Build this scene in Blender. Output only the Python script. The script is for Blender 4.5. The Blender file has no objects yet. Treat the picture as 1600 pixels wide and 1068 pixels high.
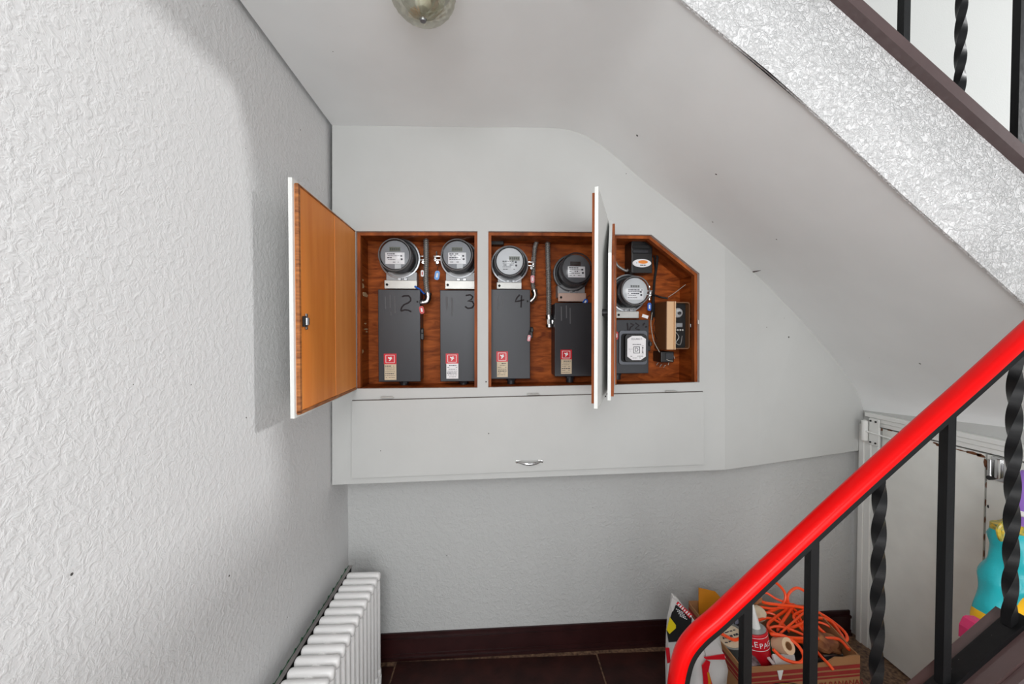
import bpy, bmesh, math, random
from mathutils import Vector, Matrix, noise
random.seed(7)
S = bpy.context.scene
COL = S.collection
PI = math.pi
F = 622.2
YAW, PIT = math.radians(2.58), math.radians(1.1)
EYE = 1.5
# ------------------------------------------------------------ camera, world, lights, exposure
cam = bpy.data.cameras.new('camera'); cam.sensor_width = 36; cam.lens = F / 1600 * 36; cam.clip_start = 0.02
co = bpy.data.objects.new('camera', cam); COL.objects.link(co)
co.location = (0, 0, EYE); co.rotation_euler = (PI/2 - PIT, 0, -YAW)
S.camera = co
S.view_settings.view_transform = 'Standard'; S.view_settings.look = 'None'
S.view_settings.gamma = 1; S.view_settings.use_curve_mapping = False
S.view_settings.exposure = -0.07
w = bpy.data.worlds.new('world'); S.world = w; w.use_nodes = True
w.node_tree.nodes['Background'].inputs[0].default_value = (0.93, 0.97, 1.0, 1)
w.node_tree.nodes['Background'].inputs[1].default_value = 0.56
def area(name, loc, target, size, power, col=(1, 1, 1), sy=None):
    l = bpy.data.lights.new(name, 'AREA'); l.energy = power; l.size = size; l.color = col
    if sy: l.shape = 'RECTANGLE'; l.size_y = sy
    o = bpy.data.objects.new(name, l); COL.objects.link(o); o.location = loc
    o.rotation_euler = (Vector(target) - Vector(loc)).to_track_quat('-Z', 'Y').to_euler()
    return o
area('stairwell_window_light', (6.17, 0.0, EYE + 2.35), (-0.67, 1.1, EYE + .35), 0.4, 165)
area('door_wall_fill_light', (-.25, -1.15, EYE + .55), (1.8, 1.4, EYE - .8), 0.9, 38)  # unseen fill light, added to brighten the dark crawl door wall
area('entrance_window_light', (1.2, -2.4, EYE - .65), (0.0, 1.8, EYE + .2), 2.0, 50)

# ------------------------------------------------------------ helpers
def ray(px, py):
    x = (px - 800) / F; y = (534 - py) / F
    Y = math.cos(PIT) + y * math.sin(PIT); Z = y * math.cos(PIT) - math.sin(PIT)
    return Vector((x * math.cos(YAW) + Y * math.sin(YAW), -x * math.sin(YAW) + Y * math.cos(YAW), Z))
E0 = Vector((0, 0, EYE))
def atY(px, py, Y): r = ray(px, py); return E0 + r * (Y / r.y)
def atX(px, py, X): r = ray(px, py); return E0 + r * (X / r.x)
def atZ(px, py, z): r = ray(px, py); return E0 + r * ((z - EYE) / r.z)
K = 0.03; KB = .0245
def face(px, py, d=0.0):
    r = ray(px, py); t = (1.65 + K * .67 + d) / (r.y - K * r.x); return E0 + r * t
def back(px, py, d=0.0):
    r = ray(px, py); t = (1.838 + KB * .66 + d) / (r.y - KB * r.x); return E0 + r * t
def faceY(X): return 1.65 + K * (X + .67)
def backY(X): return 1.838 + KB * (X + .66)
ROT = math.atan(K)

def lin(c): return tuple(((v/255)/12.92 if v/255 <= .04045 else (((v/255)+.055)/1.055)**2.4) for v in c)
MATS = {}
def mat(name, rgb, rough=.6, metal=0, bump=0, bscale=60, var=0, vscale=8, stretch=(1, 1, 1), detail=4, spec=.5, coat=0, emit=0, rgb2=None, specks=0, distort=0, bdist=.004):
    m = bpy.data.materials.new(name); m.use_nodes = True; MATS[name] = m
    nt = m.node_tree; N = nt.nodes; L = nt.links; b = N['Principled BSDF']
    c = lin(rgb) + (1,)
    b.inputs['Base Color'].default_value = c; b.inputs['Roughness'].default_value = rough; b.inputs['Metallic'].default_value = metal
    b.inputs['Specular IOR Level'].default_value = spec; b.inputs['Coat Weight'].default_value = coat
    tc = N.new('ShaderNodeTexCoord'); mp = N.new('ShaderNodeMapping'); mp.inputs['Scale'].default_value = stretch
    L.new(tc.outputs['Object'], mp.inputs[0])
    last = None
    if var or rgb2:
        n = N.new('ShaderNodeTexNoise'); n.inputs['Scale'].default_value = vscale; n.inputs['Detail'].default_value = detail
        n.inputs['Distortion'].default_value = distort
        L.new(mp.outputs[0], n.inputs['Vector'])
        cr = N.new('ShaderNodeValToRGB'); L.new(n.outputs['Fac'], cr.inputs[0])
        cr.color_ramp.elements[0].position = .3; cr.color_ramp.elements[1].position = .7
        if rgb2: c2 = lin(rgb2) + (1,)
        else: c2 = tuple(max(0, v * (1 - var)) for v in c[:3]) + (1,)
        cr.color_ramp.elements[0].color = c2; cr.color_ramp.elements[1].color = c
        last = cr.outputs[0]
    if specks:
        v = N.new('ShaderNodeTexVoronoi'); v.inputs['Scale'].default_value = specks; L.new(tc.outputs['Object'], v.inputs['Vector'])
        n2 = N.new('ShaderNodeTexNoise'); n2.inputs['Scale'].default_value = specks * .37; L.new(tc.outputs['Object'], n2.inputs['Vector'])
        mm = N.new('ShaderNodeMath'); mm.operation = 'MULTIPLY_ADD'; L.new(n2.outputs['Fac'], mm.inputs[0]); mm.inputs[1].default_value = -.20; mm.inputs[2].default_value = .118
        lt = N.new('ShaderNodeMath'); lt.operation = 'LESS_THAN'; L.new(v.outputs['Distance'], lt.inputs[0]); L.new(mm.outputs[0], lt.inputs[1])
        mx = N.new('ShaderNodeMix'); mx.data_type = 'RGBA'; L.new(lt.outputs[0], mx.inputs['Factor'])
        if last: L.new(last, mx.inputs['A'])
        else: mx.inputs['A'].default_value = c
        mx.inputs['B'].default_value = (.09, .085, .08, 1)
        last = mx.outputs['Result']
    if last: L.new(last, b.inputs['Base Color'])
    if bump:
        n = N.new('ShaderNodeTexNoise'); n.inputs['Scale'].default_value = bscale; n.inputs['Detail'].default_value = 5; n.inputs['Distortion'].default_value = distort
        L.new(mp.outputs[0], n.inputs['Vector'])
        bp = N.new('ShaderNodeBump'); bp.inputs['Strength'].default_value = bump; bp.inputs['Distance'].default_value = bdist
        L.new(n.outputs['Fac'], bp.inputs['Height']); L.new(bp.outputs[0], b.inputs['Normal'])
    return m

def stucco(name, rgb, scale, strength, dist, swirl, specks=0):
    m = mat(name, rgb, .75, specks=specks, spec=.3)
    nt = m.node_tree; N = nt.nodes; L = nt.links; b = N['Principled BSDF']
    tc = N.new('ShaderNodeTexCoord')
    a = N.new('ShaderNodeTexNoise'); a.inputs['Scale'].default_value = scale; a.inputs['Detail'].default_value = 3; a.inputs['Roughness'].default_value = .6; a.inputs['Distortion'].default_value = swirl
    L.new(tc.outputs['Object'], a.inputs['Vector'])
    r = N.new('ShaderNodeValToRGB'); r.color_ramp.elements[0].position = .42; r.color_ramp.elements[1].position = .62
    L.new(a.outputs['Fac'], r.inputs[0])
    c = N.new('ShaderNodeTexNoise'); c.inputs['Scale'].default_value = scale * 2.7; c.inputs['Detail'].default_value = 5; L.new(tc.outputs['Object'], c.inputs['Vector'])
    ad = N.new('ShaderNodeMath'); ad.operation = 'MULTIPLY_ADD'; L.new(c.outputs['Fac'], ad.inputs[0]); ad.inputs[1].default_value = .6; L.new(r.outputs[0], ad.inputs[2])
    bp = N.new('ShaderNodeBump'); bp.inputs['Strength'].default_value = strength; bp.inputs['Distance'].default_value = dist
    L.new(ad.outputs[0], bp.inputs['Height']); L.new(bp.outputs[0], b.inputs['Normal'])
    return m

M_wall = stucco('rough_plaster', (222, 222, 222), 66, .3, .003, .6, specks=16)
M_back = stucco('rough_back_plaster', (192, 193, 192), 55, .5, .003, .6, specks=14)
M_stucco = stucco('swirled_stucco', (226, 226, 226), 75, .8, .006, 1.6)
M_smooth = mat('smooth_white_paint', (195, 196, 194), .5, bump=.15, bscale=25, var=.04, vscale=5, specks=11, spec=.35)
M_ceil = mat('ceiling_paint', (243, 245, 245), .45, bump=.15, bscale=18, var=.05, vscale=4, specks=10, spec=.4)
M_white = mat('white_enamel', (226, 227, 224), .4, bump=.15, bscale=40)
M_upwall = mat('upper_white_wall', (212, 213, 210), .7, bump=.3, bscale=150, bdist=.002)
M_doorp = mat('worn_grey_paint', (234, 235, 230), .45, bump=.2, bscale=30, var=.08, vscale=9, specks=13)
M_orange = mat('varnished_ply', (246, 154, 72), .5, bump=.05, bscale=30, stretch=(9, 9, .9), rgb2=(234, 136, 56), vscale=3, spec=.25, distort=.3)
M_orange2 = mat('varnished_ply_light', (248, 164, 90), .5, bump=.05, bscale=30, stretch=(9, 9, .9), rgb2=(240, 150, 76), vscale=3, spec=.25, distort=.3)
M_edgew = mat('raw_ply_edge', (190, 120, 60), .6, stretch=(2, 2, 12), rgb2=(120, 66, 28), vscale=14, bump=.2)
M_bboard = mat('brown_ply_backboard', (178, 92, 38), .55, bump=.1, bscale=20, stretch=(2.2, 1, 9), rgb2=(112, 50, 16), vscale=5, distort=1.2, spec=.15)
M_jamb = mat('brown_jamb_wood', (178, 96, 44), .5, spec=.2, stretch=(3, 3, .6), rgb2=(112, 54, 24), vscale=9, bump=.1)
M_iron = mat('black_iron', (12, 12, 14), .42, spec=.3, bump=.15, bscale=60, var=.3, vscale=20, specks=60)
M_red = mat('glossy_red_vinyl', (222, 2, 4), .3, spec=.2, bump=.06, bscale=14)
M_brown = mat('dark_brown_paint', (82, 63, 62), .25, bump=.12, bscale=30, var=.2, vscale=10, coat=.4)
M_basebd = mat('dark_base_paint', (52, 24, 24), .3, bump=.2, bscale=40, var=.4, vscale=12, specks=20)
M_tile = mat('dark_brown_tile', (56, 26, 22), .45, spec=.25, bump=.25, bscale=60, rgb2=(34, 16, 14), vscale=12)
M_terr = mat('speckled_terrazzo', (150, 120, 95), .5, rgb2=(66, 46, 38), vscale=70, bump=.1)
M_rad = mat('white_radiator_enamel', (242, 241, 240), .35, bump=.25, bscale=70, specks=22, bdist=.002)
M_foil = mat('foil_board', (190, 186, 184), .3, .5, bump=.3, bscale=12, rgb2=(150, 140, 140), vscale=10)
M_green = mat('green_foil_edge', (10, 92, 52), .4)
M_dark = mat('grey_steel_box', (50, 52, 57), .4, .2, bump=.05, bscale=30, var=.25, vscale=7, stretch=(1, 1, .3), specks=45)
M_dark2 = mat('grey_steel_box_light', (98, 102, 110), .38, .2, bump=.05, bscale=30, var=.2, vscale=9)
M_black = mat('black_plastic', (20, 20, 22), .4)
M_blackm = mat('matte_black', (14, 14, 15), .7)
M_chrome = mat('bright_metal', (205, 205, 205), .22, 1)
M_steel = mat('galvanised_steel', (150, 152, 155), .35, .9, bump=.1, bscale=50)
M_cond = mat('flexible_steel', (176, 176, 174), .42, .7)
M_socket = mat('socket_grey', (150, 152, 154), .45, .3)
M_strip = mat('aluminium_cover', (196, 196, 192), .4, .35, var=.12, vscale=30)
M_pinks = mat('copperish_cover', (205, 178, 165), .4, .35, var=.12, vscale=30)
M_mface = mat('meter_face', (140, 143, 148), .5, var=.1, vscale=30)
M_mface_l = mat('meter_face_light', (205, 208, 210), .45)
M_mface_d = mat('meter_face_dark', (88, 90, 94), .5)
M_mbody = mat('meter_body', (62, 64, 68), .4)
M_lcd = mat('lcd_window', (104, 108, 96), .3)
M_lcdd = mat('lcd_digits', (50, 54, 48), .5)
M_lcdr = mat('lcd_dark_red', (48, 28, 30), .3)
M_paper = mat('paper_white', (238, 238, 240), .7, spec=.2)
M_beige = mat('aged_paper', (214, 198, 170), .6, var=.1, vscale=60)
M_ink = mat('ink', (52, 52, 62), .7)
M_mark = mat('marker_ink', (30, 24, 28), .8)
M_chalk = mat('scratch_streak', (96, 97, 100), .8)
M_stred = mat('sticker_red', (205, 18, 36), .4)
M_blue = mat('blue_tag', (24, 92, 190), .35)
M_lblue = mat('light_blue_tag', (48, 136, 214), .35)
M_tagred = mat('red_tag', (190, 34, 34), .4)
M_pink = mat('pink_tag', (226, 150, 160), .4)
M_card = mat('cardboard', (168, 120, 78), .8, bump=.15, bscale=50, var=.15, vscale=6)
M_cardr = mat('cardboard_red_print', (150, 38, 34), .8, var=.2, vscale=20)
M_cardy = mat('cardboard_yellow_print', (210, 160, 40), .8, var=.2, vscale=20)
M_orcard = mat('orange_flap', (206, 130, 20), .6, var=.1, vscale=10)
M_cord = mat('orange_cord', (255, 84, 30), .35)
M_sack = mat('white_sack', (206, 204, 202), .55, bump=.3, bscale=18, bdist=.01, var=.08, vscale=12)
M_yellow = mat('yellow_print', (226, 202, 20), .5)
M_silver = mat('silver_lid', (180, 182, 180), .3, .8)
M_tape = mat('tan_tape', (220, 192, 158), .6)
M_wplastic = mat('white_plastic', (228, 228, 226), .35)
M_clear = mat('crinkled_clear', (170, 172, 176), .12, .2, bump=.8, bscale=40, rgb2=(60, 62, 66), vscale=30, bdist=.01)
M_bulb = mat('bluish_glass', (150, 160, 180), .1, .1, var=.3, vscale=30)
M_cloth = mat('tan_cloth', (190, 130, 80), .8, rgb2=(120, 70, 50), vscale=20, bump=.6, bscale=30, bdist=.01)
M_teal = mat('teal_bag', (30, 176, 184), .3, bump=.5, bscale=9, bdist=.02)
M_bagy = mat('yellow_bag_print', (246, 190, 20), .3, bump=.4, bscale=9, bdist=.02)
M_bagg = mat('green_bag_print', (244, 196, 20), .3, rgb2=(10, 110, 80), vscale=38, distort=1.5)
M_bagw = mat('white_bag_print', (225, 220, 215), .4)
M_purple = mat('purple_plastic', (150, 110, 200), .35)
M_pinkp = mat('hot_pink_plastic', (222, 50, 110), .35)
M_beigem = mat('beige_metal', (216, 180, 140), .45, bump=.05, bscale=30)
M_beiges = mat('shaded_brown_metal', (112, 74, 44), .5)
M_rust = mat('rust_chip', (120, 74, 44), .8, var=.4, vscale=60)
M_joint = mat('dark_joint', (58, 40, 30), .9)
M_wire = mat('pale_wire', (176, 170, 160), .5)
M_spl = mat('dried_filler', (206, 180, 140), .8, bump=.5, bscale=60)

def glassy(name, tint, gloss=.12, rgh=.06, k=.55):
    m = bpy.data.materials.new(name); m.use_nodes = True; nt = m.node_tree; N = nt.nodes; L = nt.links
    N.remove(N['Principled BSDF']); out = N['Material Output']
    t = N.new('ShaderNodeBsdfTransparent'); t.inputs[0].default_value = tint + (1,)
    g = N.new('ShaderNodeBsdfGlossy'); g.inputs['Roughness'].default_value = rgh
    lw = N.new('ShaderNodeLayerWeight'); lw.inputs[0].default_value = .35
    ad = N.new('ShaderNodeMath'); ad.operation = 'MULTIPLY_ADD'; L.new(lw.outputs['Fresnel'], ad.inputs[0]); ad.inputs[1].default_value = k; ad.inputs[2].default_value = gloss
    mx = N.new('ShaderNodeMixShader'); L.new(ad.outputs[0], mx.inputs[0]); L.new(t.outputs[0], mx.inputs[1]); L.new(g.outputs[0], mx.inputs[2])
    L.new(mx.outputs[0], out.inputs[0]); return m
M_glass = glassy('meter_glass', (.93, .94, .95), .015, .2, .35)
M_cutglass = glassy('cut_lamp_glass', (.95, .95, .88), .14, .12, .4)

BASE = {}
def bm_(): return bmesh.new()
def box(bm, c, s, rot=None, bev=0):
    g = bmesh.ops.create_cube(bm, size=1)['verts']
    M = Matrix.Translation(Vector(c)) @ (rot.to_4x4() if rot else Matrix.Identity(4)) @ Matrix.Diagonal((s[0], s[1], s[2], 1))
    bmesh.ops.transform(bm, matrix=M, verts=g)
    if bev:
        es = list({e for v in g for e in v.link_edges})
        bmesh.ops.bevel(bm, geom=es, offset=bev, segments=2, affect='EDGES', profile=.5)
    return bm
def frame_for(d):
    d = d.normalized(); up = Vector((0, 0, 1)) if abs(d.z) < .95 else Vector((0, 1, 0))
    a = d.cross(up).normalized(); return a, a.cross(d).normalized()
def tube(bm, pts, r, seg=8, closed=False, cap=True):
    pts = [Vector(p) for p in pts]; n = len(pts)
    rs = r if isinstance(r, (list, tuple)) else [r] * n
    rings = []; a = None
    for i, p in enumerate(pts):
        d = (pts[(i+1) % n] - pts[i-1]) if closed or 0 < i < n-1 else (pts[1]-pts[0] if i == 0 else pts[-1]-pts[-2])
        if d.length < 1e-9: d = Vector((0, 0, 1))
        d.normalize()
        if a is None: a, b = frame_for(d)
        else:
            a = a - d * a.dot(d); a.normalize(); b = a.cross(d)
        rings.append([bm.verts.new(p + (a*math.cos(2*PI*k/seg) + b*math.sin(2*PI*k/seg)) * rs[i]) for k in range(seg)])
    for i in range(n if closed else n-1):
        A, B = rings[i], rings[(i+1) % n]
        for k in range(seg): bm.faces.new((A[k], A[(k+1) % seg], B[(k+1) % seg], B[k]))
    if cap and not closed:
        bm.faces.new(rings[0][::-1]); bm.faces.new(rings[-1])
    return bm
def cyl(bm, p0, p1, r, seg=20, r1=None): return tube(bm, [p0, p1], [r, r if r1 is None else r1], seg)
def lathe(bm, prof, seg=32, M=None, closed_ends=True):
    """profile list of (r, h): axis +Z, transformed by M"""
    rings = []
    for r, h in prof:
        if r < 1e-6: rings.append([bm.verts.new((0, 0, h))])
        else: rings.append([bm.verts.new((r*math.cos(2*PI*k/seg), r*math.sin(2*PI*k/seg), h)) for k in range(seg)])
    for A, B in zip(rings, rings[1:]):
        for k in range(seg):
            k2 = (k+1) % seg
            if len(A) == 1 and len(B) == 1: continue
            if len(A) == 1: bm.faces.new((A[0], B[k2], B[k]))
            elif len(B) == 1: bm.faces.new((A[k], A[k2], B[0]))
            else: bm.faces.new((A[k], A[k2], B[k2], B[k]))
    if M is not None: bmesh.ops.transform(bm, matrix=M, verts=[v for R in rings for v in R])
    return bm
FRONT = Matrix.Rotation(PI/2, 4, 'X')       # +Z -> -Y (towards the camera)
def prism(bm, poly, t0, t1, plane='XZ'):
    def mk(p, t):
        if plane == 'XZ': return Vector((p[0], t, p[1]))
        if plane == 'XY': return Vector((p[0], p[1], t))
        return Vector((t, p[0], p[1]))
    A = [bm.verts.new(mk(p, t0)) for p in poly]; B = [bm.verts.new(mk(p, t1)) for p in poly]
    n = len(poly)
    bm.faces.new(A); bm.faces.new(B[::-1])
    for i in range(n): bm.faces.new((A[i], B[i], B[(i+1) % n], A[(i+1) % n]))
    return bm
def ribbon(bm, pts, wd, y, th=.0008):
    """flat stroke in the XZ plane"""
    P = [Vector((p[0], 0, p[1])) for p in pts]
    L, R = [], []
    for i, p in enumerate(P):
        d = (P[min(i+1, len(P)-1)] - P[max(i-1, 0)]).normalized(); n = Vector((-d.z, 0, d.x)) * wd/2
        L.append(p+n); R.append(p-n)
    fr = lambda v, yy: bm.verts.new((v.x, yy, v.z))
    a = [fr(v, y-th) for v in L]; b = [fr(v, y-th) for v in R]
    for i in range(len(P)-1): bm.faces.new((a[i], a[i+1], b[i+1], b[i]))
    return bm
def smoothpts(pts, n=8, closed=False):
    P = [Vector(p) for p in pts]; out = []; m = len(P)
    for i in range(m if closed else m-1):
        g = lambda j: P[j % m] if closed else P[max(0, min(m-1, j))]
        a, b, c, d = g(i-1), g(i), g(i+1), g(i+2)
        for k in range(n):
            t = k/n; out.append(.5*((2*b)+(c-a)*t+(2*a-5*b+4*c-d)*t*t+(3*b-a-3*c+d)*t**3))
    if not closed: out.append(P[-1])
    return out
def finish(name, bm, m, smooth=False, angle=35):
    bmesh.ops.recalc_face_normals(bm, faces=bm.faces[:])
    me = bpy.data.meshes.new(name); bm.to_mesh(me); bm.free(); me.materials.append(m)
    if smooth:
        for p in me.polygons: p.use_smooth = True
        me.set_sharp_from_angle(angle=math.radians(angle))
    o = bpy.data.objects.new(name, me); COL.objects.link(o); return o
def thing(name, label, cat, loc=(0, 0, 0), rz=0, group=None, rot=None):
    o = bpy.data.objects.new(name, None); COL.objects.link(o); o.empty_display_size = .05
    o.location = loc; o.rotation_euler = rot if rot else (0, 0, rz)
    o['label'] = label; o['category'] = cat
    if group: o['group'] = group
    from mathutils import Euler
    BASE[o.name] = Matrix.Translation(Vector(loc)) @ Euler(rot if rot else (0, 0, rz)).to_matrix().to_4x4()
    return o
def part(name, bm, m, parent, world=False, smooth=False, label=None, kind=None, angle=35):
    if world: bmesh.ops.transform(bm, matrix=BASE[parent.name].inverted(), verts=bm.verts[:])
    o = finish(name, bm, m, smooth, angle); o.parent = parent
    BASE[o.name] = BASE[parent.name]
    if label: o['label'] = label
    if kind: o['kind'] = kind
    return o
def recenter(o):
    me = o.data; xs = [v.co for v in me.vertices]
    c = Vector(((min(v.x for v in xs)+max(v.x for v in xs))/2, (min(v.y for v in xs)+max(v.y for v in xs))/2, min(v.z for v in xs)))
    me.transform(Matrix.Translation(-c)); o.location = c
    BASE[o.name] = Matrix.Translation(c)
def solo(name, bm, m, label, cat, smooth=False, group=None, angle=35):
    o = finish(name, bm, m, smooth, angle); recenter(o)
    o['label'] = label; o['category'] = cat
    if group: o['group'] = group
    return o
def struct(name, bm, m, parent=None, smooth=False):
    o = finish(name, bm, m, smooth); o['kind'] = 'structure'
    if parent: o.parent = parent
    BASE[o.name] = Matrix.Identity(4)
    return o
def text(name, s, size, m, parent, loc, rot=(PI/2, 0, 0), world=False, sx=1):
    cu = bpy.data.curves.new('t', 'FONT'); cu.body = s; cu.size = size; cu.align_x = 'CENTER'; cu.align_y = 'CENTER'; cu.resolution_u = 2
    to = bpy.data.objects.new('t', cu); me = bpy.data.meshes.new_from_object(to)
    from mathutils import Euler
    me.transform(Matrix.Translation(Vector(loc)) @ Euler(rot).to_matrix().to_4x4() @ Matrix.Diagonal((sx, 1, 1, 1)))
    if world: me.transform(BASE[parent.name].inverted())
    me.name = name; me.materials.clear(); me.materials.append(m)
    o = bpy.data.objects.new(name, me); COL.objects.link(o); o.parent = parent; BASE[o.name] = BASE[parent.name]
    bpy.data.objects.remove(to); bpy.data.curves.remove(cu)
    return o
def grid_surface(bm, rows):
    V = [[bm.verts.new(p) for p in r] for r in rows]
    for A, B in zip(V, V[1:]):
        for i in range(len(A)-1): bm.faces.new((A[i], A[i+1], B[i+1], B[i]))
    return bm

# ============================================================ STRUCTURE
XL, XR = -0.668, 1.80
ZC = EYE + .860
NEAR = -1.2
# floor
b = bm_(); box(b, ((XL+XR)/2+.0, .35, -.03), (XR-XL+.3, 3.4, .06)); flo = struct('floor', b, M_terr)
tx = [-.93, -.448, .478, .86]
for i in range(3):
    for j, (y0, y1) in enumerate([(1.35, 1.86), (.9, 1.345), (.45, .895)]):
        x0, x1 = tx[i]+.004, tx[i+1]-.004
        if i == 0: x0 = XL+.02
        x1 = min(x1, .86)
        ya = min(y1, backY((x0+x1)/2) - (.045 if i == 1 else .055))
        b = bm_(); box(b, ((x0+x1)/2, (y0+ya)/2, .004), (x1-x0, ya-y0, .008), bev=.0015)
        t = part('tile', b, M_tile, flo)
# left wall
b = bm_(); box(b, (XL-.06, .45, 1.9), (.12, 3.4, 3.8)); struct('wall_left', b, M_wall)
# back wall (slightly out of square), continues above the stairs
b = bm_(); x0, x1 = XL-.1, XR+1.6
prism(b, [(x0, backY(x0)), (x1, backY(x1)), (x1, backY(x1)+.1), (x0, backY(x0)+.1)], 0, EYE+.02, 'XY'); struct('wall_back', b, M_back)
b = bm_()
prism(b, [(x0, backY(x0)), (x1, backY(x1)), (x1, backY(x1)+.1), (x0, backY(x0)+.1)], EYE+.0202, 3.9, 'XY'); struct('wall_back_upper', b, M_upwall)
# right wall (with the crawl door in it)
dc0 = atX(1376, 667, XR); dcb = atX(1376, 1023, XR)
DZ = 1.070; DY1 = dc0.y; DY0 = .95
b = bm_(); box(b, (XR+.06, (DY1+2.1)/2, 1.0), (.12, 2.1-DY1, 2.0)); box(b, (XR+.06, (DY0+.2)/2, 1.0), (.12, DY0-.2, 2.0))
box(b, (XR+.06, (DY0+DY1)/2, (DZ+.012+2.0)/2), (.12, DY1-DY0, 2.0-DZ-.012)); struct('wall_right', b, M_smooth)
# soffit + ceiling as one ruled surface
farpx = [(519, 196), (700, 198), (870, 200), (890, 203), (915, 211), (940, 227), (962, 245), (985, 265), (1012, 288), (1060, 325), (1133, 385)]
far = [face(px, py) for px, py in farpx]
for px, py, yy in [(1190, 436, 1.743), (1250, 498, 1.773), (1300, 555, 1.82), (1330, 595, 1.846), (1344, 620, 1.856), (1349, 642, 1.856)]:
    far.append(atY(px, py, yy))
far.append(Vector((XR+.02, 1.87, far[-1].z-.03)))
nearp = [(-.67, ZC), (-.3, ZC), (.1, ZC), (.2, ZC-.002), (.28, ZC-.015)]
near = [Vector((x, .95, z)) for x, z in nearp]
near += [atY(px, py, .95) for px, py in [(1040, -22), (1073, 8), (1137, 61), (1200, 112), (1262, 167), (1364, 262), (1404, 300), (1500, 385), (1600, 475), (1800, 652), (2000, 830)]]
def resample(P, n):
    L = [0]
    for a, c in zip(P, P[1:]): L.append(L[-1] + (c-a).length)
    out = []
    for i in range(n):
        t = L[-1]*i/(n-1); k = 0
        while k < len(L)-2 and L[k+1] < t: k += 1
        u = (t-L[k])/(L[k+1]-L[k]); out.append(P[k].lerp(P[k+1], u))
    return out
# sample by X so that the flat part stays flat
def zAt(P, x):
    for a, c in zip(P, P[1:]):
        if a.x <= x <= c.x: return a.lerp(c, (x-a.x)/max(c.x-a.x, 1e-6))
    return P[0] if x < P[0].x else P[-1]
nX = 60
fr_ = resample(far, nX); nr_ = []
near[-1] = zAt(near, XR+.02) if near[-1].x > XR+.02 else near[-1]
near = [p for p in near if p.x <= XR+.0201]; near.append(Vector((XR+.02, .95, near[-1].z-(XR+.02-near[-1].x)*.88))) if near[-1].x < XR else None
for p in fr_:
    x = p.x
    q = zAt(near, x).copy(); nr_.append(q)
# right end: stretch the near edge to the right wall
k0 = int(nX*.62)
for i in range(k0, nX):
    u = (i-k0)/(nX-1-k0); x = fr_[i].x + (XR+.0-fr_[i].x)*u; nr_[i] = zAt(near, x).copy()
rows = []
for j in range(9):
    t = j/8; rows.append([nr_[i].lerp(fr_[i], t) for i in range(nX)])
ext = [fr_[i] + (fr_[i]-nr_[i])*.25 for i in range(nX)]
rows.append([Vector((e.x, max(e.y, 2.02), e.z)) if False else e for e in ext])
b = bm_(); grid_surface(b, rows)
top = bmesh.ops.extrude_face_region(b, geom=b.faces[:])['geom']
bmesh.ops.translate(b, vec=(0, 0, .05), verts=[v for v in top if isinstance(v, bmesh.types.BMVert)])
struct('ceiling_soffit', b, M_ceil, smooth=True)
b = bm_(); box(b, ((XL+.21)/2, (.951+NEAR)/2, ZC+.03), (.21-XL, .951-NEAR, .06)); struct('ceiling', b, M_ceil)
b = bm_(); box(b, (1.9, .4, 3.95), (5.2, 3.4, .1)); struct('ceiling_upper', b, M_ceil)
# baseboards
b = bm_()
x0, x1 = XL, XR-.02
for (d0, z0, z1) in [(.016, 0, .026), (.024, .0, .012), (.012, .026, .085), (.018, .085, .097), (.008, .097, .118)]:
    prism(b, [(x0, backY(x0)-d0), (x1, backY(x1)-d0), (x1, backY(x1)+.001), (x0, backY(x0)+.001)], z0+.0001, z1, 'XY')
struct('baseboard_back', b, M_basebd)

# ---------------------------------------------------------- crawl door on the right wall
dr = bpy.data.objects.new('door_1', None); COL.objects.link(dr); dr['kind'] = 'structure'; dr.location = (XR, (DY0+DY1)/2, 0)
BASE['door_1'] = Matrix.Translation((XR, (DY0+DY1)/2, 0))
seamY = atX(1540, 705, XR).y
for (y0, y1) in [(DY0+.012, seamY-.0035), (seamY+.0035, DY1-.006)]:
    b = bm_(); box(b, (XR+.012, (y0+y1)/2, DZ/2-.0), (.02, y1-y0, DZ-.016), bev=.001)
    part('door_board', b, M_doorp, dr, True)
b = bm_(); box(b, (XR+.045, (DY0+DY1)/2, DZ/2), (.01, DY1-DY0, DZ)); part('door_backing', b, M_joint, dr, True)
# casing
b = bm_()
cw = .085
for (o, wd, th) in [(0, .03, .012), (.03, .03, .018), (.06, .025, .024)]:
    box(b, (XR-th/2, DY1+o+wd/2, (DZ-.002)/2), (th, wd, DZ-.002), bev=.002)
part('door_casing', b, M_white, dr, True)
b = bm_()
for (o, wd, th) in [(0, .019, .0118), (.0192, .019, .0178), (.0384, .019, .0238)]:
    box(b, (XR-th/2, (DY0-.1+DY1+o+wd)/2, DZ+o+wd/2), (th, DY1+o+wd-DY0+.1, wd), bev=.002)
part('head_casing', b, M_white, dr, True)
# rust and chipped paint along the seam and top
b = bm_(); rr = random.Random(3)
def chip(px, py, sy, sz):
    p = atX(px, py, XR)
    poly = [(p.y+sy*math.cos(a)*rr.uniform(.6, 1), p.z+sz*math.sin(a)*rr.uniform(.5, 1)) for a in [k*PI/4 for k in range(8)]]
    prism(b, poly, XR+.0012, XR+.003, 'YZ')
for px, py, sy, sz in [(1376, 670, .012, .01), (1468, 695, .02, .008), (1461, 692, .012, .005), (1520, 708, .03, .007), (1532, 712, .018, .009), (1539, 722, .006, .02), (1390, 672, .014, .004), (1500, 703, .03, .003), (1372, 680, .006, .02)]: chip(px, py, sy, sz)
part('rust_chips', b, M_rust, dr, True, kind='stuff')
b = bm_()
for k in range(9): chip(1541-k*.9, 730+k*27, .0018, .016)
part('seam_rust', b, M_rust, dr, True, kind='stuff')
b = bm_()
for px, py, sy, sz in [(1543, 791, .003, .008), (1533, 963, .003, .012), (1556, 719, .010, .008)]: chip(px, py, sy, sz)
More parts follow.
